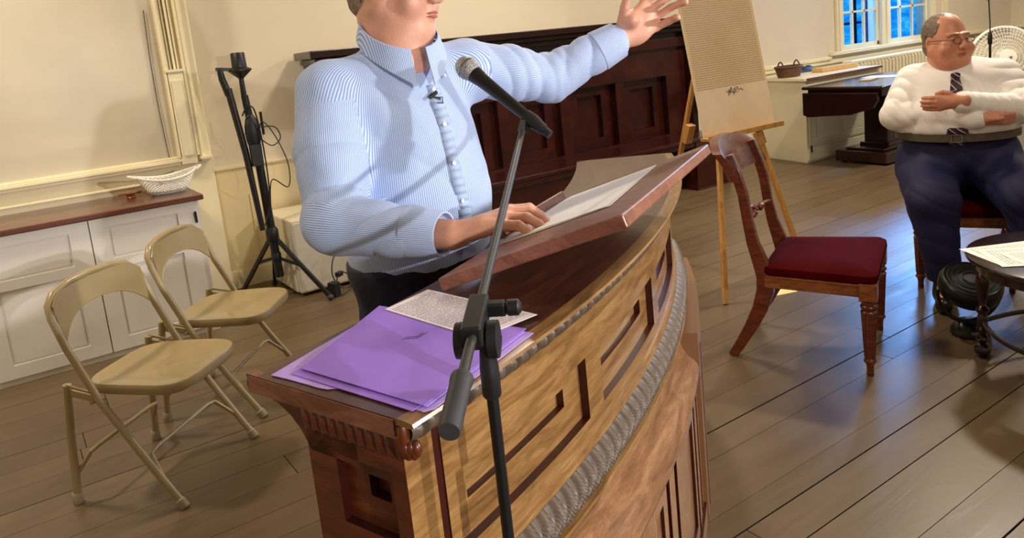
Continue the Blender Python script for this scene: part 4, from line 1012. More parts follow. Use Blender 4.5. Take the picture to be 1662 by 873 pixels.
tabpaper(2.99, 1.12, math.radians(55), .454, 'uppermost printed page on the round table, under the blue pen')
pn = empty('pen', (2.86, 1.12, .456), label='blue pen lying on the papers of the round table', cat='pen')
b = MB(); b.tube([(2.83, 1.13, .4595), (2.90, 1.03, .4595)], .004, 8); sub(b, 'barrel', plain('blue_pen', (40, 80, 160), .3), pn)
b = MB(); b.tube([(2.83, 1.13, .4595), (2.822, 1.141, .4575)], [.0035, .001], 8); sub(b, 'tip', M['black'], pn)
boxthing('smartphone', (2.90, .93, .456), (.075, .15, .009), math.radians(30), M['black'], 'black phone lying at the rim of the round table', 'phone', .003)

# ---------------------------------------------------------------- black air circulator on the floor
M['fanblack'] = plain('glossy_black_plastic', (14, 14, 15), .35, .1, 20)
ht = empty('floor_fan', (3.20, 1.50, 0), label='small round black floor fan on a U-shaped stand by the shoes', cat='fan')
hc = Vector((3.205, 1.51, .205)); hx = Vector((-.25, -.32, .91)).normalized()
b = MB(); b.lathe([(.03, -.05), (.085, -.045), (.112, -.03), (.120, -.005), (.120, .02), (.112, .04), (.104, .046), (.098, .040), (.06, .045), (.02, .048)], hc, 40, 0, hx); sub(b, 'housing', M['fanblack'], ht)
b = MB()
for r_ in (.035, .055, .075, .092): b.tube([hc+hx*.05+Vector((1, 0, 0)).cross(hx).normalized()*r_*math.cos(a*PI/16)+hx.cross(Vector((1, 0, 0)).cross(hx).normalized())*r_*math.sin(a*PI/16) for a in range(32)], .0022, 5, closed=True)
sub(b, 'grille', M['black'], ht)
lat = Vector((.82, -.56, 0)); b = MB(); b.tube([hc+lat*.135*math.cos(PI*k/16)*-1-Vector((0, 0, .150*math.sin(PI*k/16))) for k in range(17)], .010, 8, flat=.6); sub(b, 'yoke', M['black'], ht)
b = MB(); b.lathe([(.07, 0), (.075, .006), (.072, .03), (.05, .055), (.04, .06)], (3.205, 1.51, 0), 28); sub(b, 'base', M['fanblack'], ht)
b = MB(); p = hc.copy(); p.z = .032; q = p+Vector((-.036, -.064, 0)); b.bar(q-lat*.045+Vector((-.003, -.005, 0)), q+lat*.045+Vector((-.003, -.005, 0)), .004, .012); sub(b, 'label_strip', M['steel'], ht, smooth=0)

# ---------------------------------------------------------------- large white fan behind the seated man and a thin gooseneck
FC = Vector((6.60, 2.85, .885)); fd = Vector((-.72, -.66, .20)).normalized(); fu = (Vector((0, 0, 1))-fd*fd.z).normalized(); fs_ = fu.cross(fd)
ff = empty('pedestal_fan', (FC.x, FC.y, 0), label='large cream pedestal fan with wire cage behind the seated man', cat='fan')
def cage(mb, off, R0, bulge):
    for r_ in [R0*k/9 for k in range(2, 10)]:
        mb.tube([FC+fd*(off+bulge*math.cos(PI/2*r_/R0))+(fu*math.cos(a*PI/24)+fs_*math.sin(a*PI/24))*r_ for a in range(48)], .0022, 5, closed=True)
    for k in range(60):
        a = 2*PI*k/60; mb.tube([FC+fd*(off+bulge*math.cos(PI/2*t))+(fu*math.cos(a)+fs_*math.sin(a))*R0*t for t in (.2, .5, .8, 1.0)], .0016, 4)
b = MB(); cage(b, .03, .245, .05); sub(b, 'front_cage', M['white_pl'], ff)
b = MB(); cage(b, -.03, .245, -.05); sub(b, 'rear_cage', M['white_pl'], ff)
b = MB(); b.tube([FC+(fu*math.cos(a*PI/24)+fs_*math.sin(a*PI/24))*.248 for a in range(48)], .012, 8, closed=True); sub(b, 'cage_ring', M['white_pl'], ff)
b = MB(); b.lathe([(.01, .078), (.055, .078), (.062, .082), (.060, .09), (.01, .096)], FC, 28, 0, fd); sub(b, 'hub_cap', M['white_pl'], ff)
b = MB(); b.ell(FC+fd*.097+fs_*.012, (.012, .012, .006)); sub(b, 'hub_badge', M['steel'], ff)
for k in range(3):
    b = MB(); a0 = k*2*PI/3
    def bl(u, v, o=0): a = a0+v*1.25; r_ = .03+.19*u; return FC+fd*(.02-.04*v+o)+(fu*math.cos(a+u*.3)+fs_*math.sin(a+u*.3))*r_
    b.grid(8, 8, lambda u, v: bl(u, v)); b.grid(8, 8, lambda u, v: bl(u, v, .002)); sub(b, 'blade', plain('translucent_grey_blade_%d' % k, (190, 184, 160), .4), ff)
b = MB(); b.lathe([(.055, -.17), (.07, -.15), (.07, -.05), (.05, -.03)], FC, 20, 0, fd); sub(b, 'motor', M['white_pl'], ff)
pb = FC-fd*.12
b = MB(); b.tube([(pb.x, pb.y, .03), (pb.x, pb.y, pb.z-.03)], .017, 12); sub(b, 'pole', M['white_pl'], ff)
b = MB(); b.lathe([(.21, 0), (.215, .012), (.19, .03), (.04, .05), (.03, .07)], (pb.x, pb.y, 0), 36); sub(b, 'base', M['white_pl'], ff)
gm = empty('gooseneck_microphone', (5.6, 2.5, 0), label='thin gooseneck microphone on a floor stand behind the seated man', cat='microphone')
gx, gy = 5.62, 2.515
b = MB(); b.tube([(gx, gy, .02), (gx, gy, 1.12)], .008, 10); sub(b, 'pole', M['black'], gm)
b = MB(); b.lathe([(.012, 1.06), (.014, 1.075), (.014, 1.12), (.008, 1.14)], (gx, gy, 0), 12); sub(b, 'socket', M['black'], gm)
b = MB(); b.tube([(gx, gy, 1.12), (gx-.002, gy, 1.22), (gx-.012, gy, 1.30), (gx-.02, gy, 1.36)], .0045, 8); sub(b, 'gooseneck', M['rubber'], gm)
b = MB(); b.tube([(gx-.02, gy, 1.355), (gx-.035, gy, 1.42), (gx-.05, gy, 1.48)], [.010, .013, .011], 12); sub(b, 'capsule', M['black'], gm)
b = MB(); b.lathe([(.13, 0), (.132, .01), (.12, .018), (.01, .022)], (gx, gy, 0), 28); sub(b, 'base', M['black'], gm)

# ---------------------------------------------------------------- ceiling lamps (above the frame, they light the room)
em = NT('lamp_diffuser'); em.base(sr((255, 240, 215))); em.b.inputs['Emission Color'].default_value = (1, .8, .55, 1); em.b.inputs['Emission Strength'].default_value = 3.0
for i, (x, y) in enumerate([(-0.5, 3.7), (2.9, 3.5), (5.3, 2.3), (9.2, 2.8), (2.6, 0.4), (6.2, -0.6), (0.2, -2.6)]):
    cl = empty('ceiling_lamp', (x, y, 3.3), label='round white ceiling lamp', cat='lamp', group='ceiling lamps')
    b = MB(); b.lathe([(.05, 0), (.2, 0), (.2, -.03), (.19, -.05)], (0, 0, 0), 28); b.build('rim', M['white_pl'], cl)
    b = MB(); b.lathe([(.185, -.05), (.16, -.09), (.10, -.12), (.01, -.13)], (0, 0, 0), 28); b.build('diffuser', em.m, cl)

# ================================================================= people
class SDF:
    """smooth union of tapered capsules and ellipsoids on a grid, meshed with surface nets"""
    def __init__(s, lo, hi, res):
        s.lo = np.array(lo, float); s.res = res; s.n = (np.ceil((np.array(hi)-s.lo)/res)).astype(int)+1
        s.F = np.full(s.n, 1.0, np.float32)
    def _sub(s, lo, hi, pad):
        a = np.maximum(0, np.floor((np.minimum(lo, hi)-pad-s.lo)/s.res).astype(int)); b = np.minimum(s.n, np.ceil((np.maximum(lo, hi)+pad-s.lo)/s.res).astype(int)+1)
        if (b <= a).any(): return None
        g = [s.lo[i]+s.res*np.arange(a[i], b[i]) for i in range(3)]
        return (slice(a[0], b[0]), slice(a[1], b[1]), slice(a[2], b[2])), np.stack(np.meshgrid(*g, indexing='ij'), -1).astype(np.float32)
    def _mix(s, sl, d, k, op):
        f = s.F[sl]
        if op == 'add':
            h = np.clip(.5+.5*(f-d)/k, 0, 1); s.F[sl] = f*(1-h)+d*h-k*h*(1-h)
        else:
            h = np.clip(.5-.5*(f+d)/k, 0, 1); s.F[sl] = f*(1-h)+(-d)*h+k*h*(1-h)
    def cap(s, a, b, ra, rb, k=.02, op='add', flat=None):
        a = np.array(a, float); b = np.array(b, float); r = max(ra, rb)
        q = s._sub(np.minimum(a, b), np.maximum(a, b), r+k+.02)
        if q is None: return
        sl, P = q; ab = b-a; L = ab@ab; t = np.clip(((P-a)@ab)/L, 0, 1)[..., None]; v = P-a-t*ab
        if flat is not None:
            ax = np.array(flat[0], float); ax /= np.linalg.norm(ax); c = (v@ax)[..., None]; v = v+ax*c*(1/flat[1]-1)
        s._mix(sl, np.sqrt((v**2).sum(-1))-(ra+(rb-ra)*t[..., 0]), k, op)
    def ell(s, c, r, R=None, k=.02, op='add'):
        c = np.array(c, float); r = np.array(r, float); q = s._sub(c-r.max(), c+r.max(), k+.02)
        if q is None: return
        sl, P = q; P = P-c
        if R is not None: P = P@np.array(R)   # columns of R are the local axes
        k0 = np.sqrt(((P/r)**2).sum(-1)); k1 = np.sqrt(((P/r**2)**2).sum(-1))+1e-9
        s._mix(sl, np.where(k0 < 1e-4, -r.min(), k0*(k0-1)/k1), k, op)
    def plane_cut(s, p, n, k=.004):
        p = np.array(p, float); n = np.array(n, float); n /= np.linalg.norm(n)
        g = [s.lo[i]+s.res*np.arange(s.n[i]) for i in range(3)]; P = np.stack(np.meshgrid(*g, indexing='ij'), -1)
        d = (P-p)@n; s.F = np.maximum(s.F, d.astype(np.float32))
    def mesh(s):
        F = s.F.copy(); F[0], F[-1] = 1, 1; F[:, 0], F[:, -1] = 1, 1; F[:, :, 0], F[:, :, -1] = 1, 1
        n = F.shape; inside = F < 0
        cell = np.zeros((n[0]-1, n[1]-1, n[2]-1), np.int8)
        for dx in (0, 1):
            for dy in (0, 1):
                for dz in (0, 1): cell += inside[dx:n[0]-1+dx, dy:n[1]-1+dy, dz:n[2]-1+dz]
        act = np.argwhere((cell > 0) & (cell < 8)); idx = np.full(cell.shape, -1, np.int64); idx[tuple(act.T)] = np.arange(len(act))
        S = np.zeros((len(act), 3)); Cn = np.zeros(len(act))
        cr = [(x, y, z) for x in (0, 1) for y in (0, 1) for z in (0, 1)]
        for i in range(8):
            for j in range(i+1, 8):
                a, b = np.array(cr[i]), np.array(cr[j])
                if abs(a-b).sum() != 1: continue
                fa = F[tuple((act+a).T)]; fb = F[tuple((act+b).T)]; m = (fa < 0) != (fb < 0)
                t = np.where(m, fa/np.where(m, fa-fb, 1), 0)[:, None]; S += np.where(m[:, None], a+(b-a)*t, 0); Cn += m
        V = (act+S/Cn[:, None])*s.res+s.lo
        Q = []
        for ax in range(3):
            d = [0, 0, 0]; d[ax] = 1; u, v = [(1, 2), (2, 0), (0, 1)][ax]
            A = inside[tuple(slice(0, n[i]-d[i]) for i in range(3))]; B = inside[tuple(slice(d[i], n[i]) for i in range(3))]
            for e, flip in ((A & ~B, False), (~A & B, True)):
                p = np.argwhere(e)
                ok = (p[:, u] > 0) & (p[:, v] > 0); p = p[ok]
                du = np.zeros(3, int); du[u] = 1; dv = np.zeros(3, int); dv[v] = 1
                q = np.stack([idx[tuple((p-du-dv).T)], idx[tuple((p-dv).T)], idx[tuple(p.T)], idx[tuple((p-du).T)]], 1)
                if flip: q = q[:, ::-1]
                Q.append(q[(q >= 0).all(1)])
        return V, np.concatenate(Q)

def np_obj(name, parts, mat, parent, disp=None, stripe=None, smooth_it=2, origin=None):
    Vs, Qs, o = [], [], 0
    for V, Q in parts: Vs.append(V); Qs.append(Q+o); o += len(V)
    V = np.concatenate(Vs); Q = np.concatenate(Qs)
    # laplacian smoothing
    E = np.concatenate([Q[:, [0, 1]], Q[:, [1, 2]], Q[:, [2, 3]], Q[:, [3, 0]]])
    for _ in range(smooth_it):
        A = np.zeros_like(V); C = np.zeros(len(V)); np.add.at(A, E[:, 0], V[E[:, 1]]); np.add.at(A, E[:, 1], V[E[:, 0]]); np.add.at(C, E[:, 0], 1); np.add.at(C, E[:, 1], 1)
        V = V*.4+A/np.maximum(C, 1)[:, None]*.6
    if disp is not None:
        nrm = np.zeros_like(V); fn = np.cross(V[Q[:, 2]]-V[Q[:, 0]], V[Q[:, 3]]-V[Q[:, 1]])
        for i in range(4): np.add.at(nrm, Q[:, i], fn)
        nrm /= np.linalg.norm(nrm, axis=1)[:, None]+1e-12
        V = V+nrm*disp(V)[:, None]
    me = bpy.data.meshes.new(name); me.from_pydata(V.tolist(), [], Q.tolist()); me.materials.append(mat)
    me.polygons.foreach_set('use_smooth', [True]*len(me.polygons))
    if stripe is not None:
        at = me.attributes.new('stripe', 'FLOAT', 'POINT'); at.data.foreach_set('value', stripe(V).astype(np.float32))
    me.update(); ob = bpy.data.objects.new(name, me); link(ob, parent)
    if parent is not None: ob.matrix_parent_inverse = Matrix.Translation(Vector(parent.location)).inverted()
    return ob
def vnoise(V, sc, seed=0.0):
    """cheap smooth value noise from summed sines, vectorised"""
    r = np.random.RandomState(int(seed*13)+5); out = 0
    for k in range(6):
        w = r.normal(size=3); w /= np.linalg.norm(w); out = out+np.sin((V@w)*sc*(1+.35*k)+r.uniform(0, 6.28)+1.3*np.sin((V@r.normal(size=3))*sc*.5))*(.6**(k*.5))
    return out/2.6
def frame(F, upv=(0, 0, 1)):
    """columns: left, forward, up"""
    F = np.array(F, float); F /= np.linalg.norm(F); U = np.array(upv, float); U -= F*(U@F); U /= np.linalg.norm(U); Lf = np.cross(U, F); return np.stack([Lf, F, U], 1)

def head_sdf(c, R, s=1.0, res=.0028, heavy=0.0, neck=None, neck_r=.058):
    """c: centre between the ears; R columns left, forward, up"""
    c = np.array(c, float); T = lambda p: c+R@(np.array(p, float)*s)
    g = SDF(c-.21, c+.19, res)
    h = heavy
    g.ell(T((0, -.018, .040)), np.array((.076, .096, .090))*s, R, .01)
    g.ell(T((0, .030, -.020)), np.array((.063+.010*h, .064, .085))*s, R, .03)
    g.ell(T((0, .048, -.072)), np.array((.046+.016*h, .044, .040))*s, R, .03)          # jaw
    g.ell(T((0, .080, -.098)), np.array((.022, .018, .018))*s, R, .022)                  # chin
    for q in (-1, 1):
        g.cap(T((q*.058, .0, -.045)), T((q*.030, .062, -.098)), (.018+.014*h)*s, (.016+.010*h)*s, .03)   # jaw line
        g.ell(T((q*(.040+.008*h), .068, -.030-.008*h)), np.array((.024+.010*h, .022+.004*h, .024+.008*h))*s, R, .02)      # cheek
        g.cap(T((q*.012, .094, .026)), T((q*.046, .080, .026)), .008*s, .008*s, .014)        # brow
        g.ell(T((q*.032, .100, .006)), np.array((.017, .012, .010))*s, R, .010, 'sub')      # eye socket
        g.ell(T((q*.032, .080, .005)), np.array((.0145, .0125, .0125))*s, R, .004)           # lids over the ball
        # ear
        RE = R@np.array(Matrix.Rotation(q*.35, 3, 'Z'))
        g.ell(T((q*.077, -.012, -.004)), np.array((.008, .019, .031))*s, RE, .006); g.ell(T((q*.085, -.008, .002)), np.array((.005, .010, .018))*s, RE, .004, 'sub')
        g.ell(T((q*.077, -.006, -.032)), np.array((.007, .009, .010))*s, RE, .006)
        g.ell(T((q*.012, .108, -.030)), np.array((.008, .009, .007))*s, R, .006)             # nostril wing
        g.ell(T((q*.0065, .112, -.037)), np.array((.0035, .006, .004))*s, R, .003, 'sub')
    g.cap(T((0, .095, .018)), T((0, .117, -.025)), .008*s, .0115*s, .012)                   # nose
    g.cap(T((0, .086, -.052)), T((0, .090, -.060)), .018*s, .016*s, .014)                   # muzzle
    for q in (-1, 1):
        g.cap(T((0, .1045, -.0565)), T((q*.024, .090, -.060)), .0048*s, .003*s, .003); g.cap(T((0, .1030, -.0660)), T((q*.022, .089, -.0635)), .0058*s, .003*s, .003)
    g.cap(T((-.025, .098, -.0612)), T((.025, .098, -.0612)), .0016*s, .0016*s, .002, 'sub')
    g.cap(T((0, .108, -.0612)), T((0, .1, -.0612)), .003*s, .0018*s, .002, 'sub')
    if h > 0: g.ell(T((0, .035, -.118)), np.array((.060, .050, .030))*s, R, .03)
    if neck is not None: g.cap(T((0, -.020, -.060)), neck, neck_r*s, (neck_r+.006)*s, .025)
    return g, T
def hand(g, wrist, palm_c, knk, fing, thumb, pn, rw=.026, pt=.014):
    """wrist point, palm centre, four knuckles, finger joint lists, thumb joints, palm normal"""
    w = np.array(wrist, float); pc = np.array(palm_c, float)
    for K in knk: g.cap(w+(np.array(K)-w)*.22, K, .017, .0125, .012)
    g.cap(w, pc, rw, .026, .02, flat=(pn, .70))
    for K, fj in zip(knk, fing):
        P = [np.array(K, float)]+[np.array(q, float) for q in fj]; rr = [.0112, .0103, .0095, .0080]
        for i in range(len(P)-1): g.cap(P[i], P[i+1], rr[i], rr[i+1], .0035)
    P = [np.array(q, float) for q in thumb]; rr = [.015, .0125, .0105, .0085]
    for i in range(len(P)-1): g.cap(P[i], P[i+1], rr[i], rr[i+1], .008 if i == 0 else .004)

def mat_stripes():
    t = NT('blue_striped_shirt'); at = t.add('ShaderNodeAttribute', attribute_name='stripe'); w = t.math('FRACT', t.math('MULTIPLY', at.outputs['Fac'], 1/.0038))
    f = t.add('ShaderNodeMapRange', i_0=t.math('ABSOLUTE', t.math('SUBTRACT', w, .5)), i_1=.17, i_2=.30).outputs[0]
    t.base(t.mix(f, sr((128, 162, 228)), sr((208, 222, 246)))); co = t.coord(); t.bump(t.noise(co, 40, 4), .12, .004)
    t.b.inputs['Sheen Weight'].default_value = .1; return t.set(Roughness=.75)
M['stripe'] = mat_stripes()

# ---------------------------------------------------------------- the speaker
spk = empty('person', (.78, 1.74, 0), label='standing person in a blue striped shirt speaking at the wooden desk, one arm raised', cat='person')
F1 = np.array((.10, -.995, 0)); R1 = frame(F1); L1 = R1[:, 0]
neck = np.array((.825, 1.735, 1.395)); Rsh = np.array((.640, 1.722, 1.318)); Lsh = np.array((1.035, 1.722, 1.335))
Relb = np.array((.572, 1.590, 1.040)); Rwr = np.array((.722, 1.338, 1.018))
Lelb = np.array((1.262, 1.676, 1.285)); Lwr = np.array((1.440, 1.580, 1.372))
FH = np.array((.60, -.79, -.10)); RH = frame(FH); HC = np.array((.842, 1.718, 1.550))
g, T = head_sdf(HC, RH, 1.05, .0028, .75, np.array((.822, 1.695, 1.36)), .066)
g.ell(T((0, .02, -.098)), (.050, .040, .034), RH, .03)
hp = [g.mesh()]
# right hand resting on the book rest (fingers towards image right)
gr = SDF((.66, 1.12, .93), (.92, 1.42, 1.09), .0026)
gr.cap((.672, 1.425, 1.022), Rwr, .034, .031, .01)
kn = [(.842, 1.300, 1.050), (.826, 1.280, 1.052), (.806, 1.262, 1.047), (.785, 1.248, 1.038)]
fg = [[(.876, 1.278, 1.050), (.892, 1.262, 1.032), (.900, 1.252, 1.020)],
      [(.858, 1.250, 1.050), (.874, 1.230, 1.032), (.880, 1.220, 1.019)],
      [(.834, 1.228, 1.045), (.850, 1.212, 1.030), (.856, 1.204, 1.018)],
      [(.806, 1.220, 1.036), (.818, 1.206, 1.024), (.824, 1.200, 1.014)]]
hand(gr, Rwr, (.770, 1.295, 1.030), kn, fg, [(.768, 1.330, 1.018), (.815, 1.330, 1.018), (.852, 1.315, 1.010), (.872, 1.298, 1.006)], (0.0, .1, 1.0))
hp.append(gr.mesh())
# left hand raised and open, palm towards the camera
gl_ = SDF((1.38, 1.38, 1.30), (1.72, 1.66, 1.62), .0026)
gl_.cap(Lwr-np.array((.05, -.027, .022)), Lwr, .036, .031, .01)
dr = np.array((.78, -.38, .50)); dr /= np.linalg.norm(dr); upp = np.array((-.42, .12, .90)); upp -= dr*(upp@dr); upp /= np.linalg.norm(upp); pnl = np.cross(dr, upp)
if pnl[1] > 0: pnl = -pnl     # palm normal faces the camera
W_ = Lwr
def hp_(a, b_, c_): return W_+(dr*a+upp*b_*1.1+pnl*c_)*1.12
kn = [hp_(.096, .034, 0), hp_(.102, .013, .003), hp_(.098, -.008, .003), hp_(.088, -.027, .002)]
fg = [[hp_(.136, .038, .014), hp_(.160, .036, .028), hp_(.176, .033, .042)], [hp_(.146, .015, .018), hp_(.172, .012, .036), hp_(.186, .009, .052)],
      [hp_(.136, -.006, .024), hp_(.156, -.007, .046), hp_(.160, -.007, .066)], [hp_(.114, -.028, .024), hp_(.127, -.027, .044), hp_(.126, -.025, .062)]]
hand(gl_, W_, hp_(.060, .0, .004), kn, fg, [hp_(.016, .026, .014), hp_(.040, .056, .030), hp_(.060, .076, .038), hp_(.078, .092, .040)], pnl)
gl_.ell(hp_(.038, .024, .016), (.036, .026, .024), frame(dr, upp)[:, [0, 1, 2]], .012); RP = np.stack([pnl, dr, upp], 1); gl_.ell(hp_(.058, .003, .0), (.017, .050, .040), RP, .015); gl_.ell(hp_(.040, -.020, .010), (.017, .036, .020), RP, .015)
hp.append(gl_.mesh())
# inner body under the clothes, so the figure is whole
gb = SDF((.40, 1.35, .0), (1.5, 2.0, 1.45), .012)
pel = np.array((.832, 1.745, .90))
gb.cap(pel, neck-np.array((0, 0, .14)), .10, .10, .05, flat=(F1, .75)); gb.cap(Rsh, Lsh, .045, .045, .05)
gb.cap(neck-np.array((0, 0, .15)), neck, .055, .052, .03)
for a_, b_, ra, rb in ((Rsh, Relb, .042, .035), (Relb, Rwr, .035, .024), (Lsh, Lelb, .042, .035), (Lelb, Lwr, .035, .024)): gb.cap(a_, b_, ra, rb, .03)
hips = [pel-L1*.09, pel+L1*.09]; feet = [np.array((.70, 1.83, .09)), np.array((.95, 1.80, .09))]
for h_, f_ in zip(hips, feet):
    kne = (h_+f_)/2+np.array((0, -.02, .02)); gb.cap(h_, kne, .075, .055, .04); gb.cap(kne, f_, .052, .036, .03); gb.cap(f_-np.array((0, 0, .04)), f_+F1*.14-np.array((0, 0, .05)), .036, .028, .02)
hp.append(gb.mesh())
body = np_obj('body', hp, M['skin'], spk, smooth_it=1)
# shirt
gs = SDF((.38, 1.38, .78), (1.56, 2.05, 1.50), .0062)
ch = np.array((.822, 1.730, 1.20)); be = np.array((.835, 1.700, 1.03)); lo_ = np.array((.830, 1.725, .90))
gs.ell(ch, (.195, .140, .20), R1, .05); gs.ell(be, (.195, .165, .20), R1, .08); gs.ell(lo_, (.180, .155, .14), R1, .06)
gs.cap(Rsh+np.array((.03, 0, .0)), neck-np.array((.03, 0, .040)), .068, .060, .05); gs.cap(Lsh-np.array((.03, 0, .0)), neck-np.array((-.03, 0, .040)), .068, .060, .05)
gs.cap(Rsh, Rsh+(Relb-Rsh)*.5, .070, .070, .04); gs.cap(Rsh+(Relb-Rsh)*.5, Relb, .070, .064, .04); gs.cap(Relb, Relb+(Rwr-Relb)*.86, .064, .047, .035)
gs.cap(Lsh, Lsh+(Lelb-Lsh)*.5, .074, .066, .05); gs.cap(Lsh+(Lelb-Lsh)*.5, Lelb, .066, .060, .04); gs.cap(Lelb, Lelb+(Lwr-Lelb)*.88, .062, .048, .03)
gs.plane_cut((0, 0, .86), (0, 0, -1))
def fold_disp(V):
    d = np.zeros(len(V))
    def limb(a, b, amp, freq, slant, w=.085):
        nonlocal d
        ab = b-a; L = np.linalg.norm(ab); u = ab/L; t = ((V-a)@u)/L; v = V-a-np.outer((V-a)@u, u); r = np.linalg.norm(v, axis=1)
        m = np.exp(-np.maximum(0, r-.05)**2/(2*.03**2))*np.clip(1.2-abs(t-.5)*1.6, 0, 1)
        ph = t*freq+slant*(v@np.array((.3, .2, .93)))/.05+1.5*np.sin(r*40+t*3)+.8*vnoise(V, 14, 3)
        d += amp*m*(np.abs(np.sin(ph))**.6-.55)
    limb(Rsh, Relb, .010, 9.0, 1.9); limb(Relb, Rwr, .008, 12.0, -1.9); limb(Lsh, Lelb, .009, 15.0, 1.7); limb(Lelb, Lwr, .008, 13.0, -1.8)
    P = V-ch; xl = P@L1; z = P[:, 2]
    m = np.exp(-((xl/.17)**2+(z/.28)**2)); d += m*.009*(np.abs(np.sin(xl*16+z*20+2.0*vnoise(V, 8, 1)))**.7-.5)
    d += .003*vnoise(V, 20, 2)+.0022*(np.abs(vnoise(V, 34, 8))-.4)
    return d
def ang_coord(V, a, b, r):
    a = np.array(a, float); u = np.array(b, float)-a; L = np.linalg.norm(u); u /= L; e1 = np.cross(u, (0.2, 0.9, 0.35)); e1 /= np.linalg.norm(e1); e2 = np.cross(u, e1)
    v = V-a; t = (v@u)/L; x, y = v@e1, v@e2
    return t, np.hypot(x, y), np.arctan2(y, x)*r
def stripe_f(V):
    P = V-ch; out = np.arctan2(P@L1, P@R1[:, 1]+.02)*.16
    for a, b, r, lim, cond in ((Lsh, Lelb, .066, .12, V[:, 0] > Lsh[0]+.02), (Lelb, Lwr, .055, .12, V[:, 0] > Lelb[0]), (Rsh, Relb, .066, .115, (V[:, 0] < Rsh[0]+.03) & (V[:, 2] < 1.30)), (Relb, Rwr, .055, .11, (V[:, 1] < Relb[1]-.0) & (V[:, 2] < 1.10))):
        t, rad, c_ = ang_coord(V, a, b, r); out = np.where(cond & (rad < lim) & (t > -.15), c_, out)
    return out
shirt = np_obj('shirt', [gs.mesh()], M['stripe'], spk, fold_disp, stripe_f, 2)
def cuff(a, b, r0, r1, name='cuff', mat='stripe'):
    a = Vector(a); b = Vector(b); ax = (b-a); L = ax.length; mb = MB()
    mb.lathe([(r0-.004, 0), (r0, .002), (r1, L), (r1-.001, L+.002), (r1-.005, L+.001), (r1-.006, L-.02), (r0-.006, .01)], a, 32, 0, ax)
    o = mb.build(name, M[mat], spk, smooth=50); o.matrix_parent_inverse = Matrix.Translation(Vector(spk.location)).inverted()
    at = o.data.attributes.new('stripe', 'FLOAT', 'POINT'); vals = ang_coord(np.array([v.co[:] for v in o.data.vertices]), a, b, .05)[2].tolist(); at.data.foreach_set('value', vals); return o
cuff(Relb+(Rwr-Relb)*.66, Relb+(Rwr-Relb)*.93, .055, .048); cuff(Lelb+(Lwr-Lelb)*.66, Lelb+(Lwr-Lelb)*.96, .057, .050)
# collar: two leaves round the neck
cn = neck+np.array((0, 0, 0))
def collar(par, cn, R, r, mat, h=.040, drop=.060, opn=28, stripe=True, tilt=.35, name='collar'):
    mb = MB()
    def cf(u, v, o=0.0):
        a = math.radians(opn+(360-2*opn)*u); side_ = abs(u-.5)*2
        rr = r+o+.012*v; dp = h*(1-v)-v*(.006+drop*side_**5)
        fx = math.sin(a)*rr*1.02; fy = math.cos(a)*rr*1.08
        p = cn+R@np.array((fx, fy+.010*v*side_**4, 0))+np.array((0, 0, 1.))*(dp-tilt*(fy)*.9)
        return tuple(p)
    mb.grid(64, 8, lambda u, v: cf(u, v)); mb.grid(64, 8, lambda u, v: cf(u, v, -.003)); mb.grid(64, 1, lambda u, v: cf(u, 1, -.003*v)); mb.grid(64, 1, lambda u, v: cf(u, 0, -.003*v))
    o = mb.build(name, M[mat], par, smooth=60); o.matrix_parent_inverse = Matrix.Translation(Vector(par.location)).inverted()
    if stripe:
        at = o.data.attributes.new('stripe', 'FLOAT', 'POINT'); at.data.foreach_set('value', [float(np.array(v.co)@R[:, 0]) for v in o.data.vertices])
    return o
collar(spk, np.array((.836, 1.695, 1.418)), frame((-.05, -1.0, 0)), .090, 'stripe', .034, .040, 12, True, .62)
# placket, buttons, pocket mic
def surf_y(o, x, z):
    """front-most shirt point near world x, z (looking along +y)"""
    best = None
    hit, loc, nor, _ = o.ray_cast(Vector((x, 1.2, z))-Vector((0, 0, 0)), Vector((0, 1, 0)))
    return loc if hit else None
deps = bpy.context.evaluated_depsgraph_get(); bpy.context.view_layer.update()
from mathutils.bvhtree import BVHTree
def bvh(o): return BVHTree.FromPolygons([v.co.copy() for v in o.data.vertices], [tuple(p.vertices) for p in o.data.polygons])
bt = bvh(shirt)
def front(bt, p, d):
    h = bt.ray_cast(Vector(p)-Vector(d)*.6, Vector(d)); return (h[0], h[1]) if h[0] is not None else (None, None)
pl = []
for k in range(24):
    z = 1.325-k*.018; x = .850+.004*math.sin(k*.4)-.0018*k*.0
    h, n_ = front(bt, (x, 1.70, z), (-.08, .997, 0))
    if h is not None: pl.append((h, n_))
pl = [(sum((pl[min(max(i+k, 0), len(pl)-1)][0] for k in range(-3, 4)), Vector())/7+pl[i][1]*.003, sum((pl[min(max(i+k, 0), len(pl)-1)][1] for k in range(-3, 4)), Vector()).normalized()) for i in range(len(pl))]
mN = sum((q_[1] for q_ in pl), Vector()).normalized()
pl = [(q_[0], mN) for q_ in pl]
mb = MB()
for i in range(len(pl)-1):
    (a, na), (b_, nb_) = pl[i], pl[i+1]; s0 = Vector((.016, .0, 0)); 
    n0 = len(mb.v); mb.v += [tuple(a-s0*.9+na*.001), tuple(a+s0+na*.0035), tuple(b_+s0+nb_*.0035), tuple(b_-s0*.9+nb_*.001)]; mb.face((n0, n0+1, n0+2, n0+3))
o = sub(mb, 'placket', M['stripe'], spk, smooth=60); at = o.data.attributes.new('stripe', 'FLOAT', 'POINT'); at.data.foreach_set('value', [float(np.array(v.co)@L1) for v in o.data.vertices])
sol = o.modifiers.new('thick', 'SOLIDIFY'); sol.thickness = .002
for i in (1, 6, 11, 16, 21):
    if i < len(pl): mb = MB(); mb.lathe([(.001, 0), (.0052, 0), (.0056, .001), (.0045, .0022), (.001, .0018)], pl[i][0]+pl[i][1]*.0035, 14, 0, pl[i][1]); sub(mb, 'button', M['button'], spk)
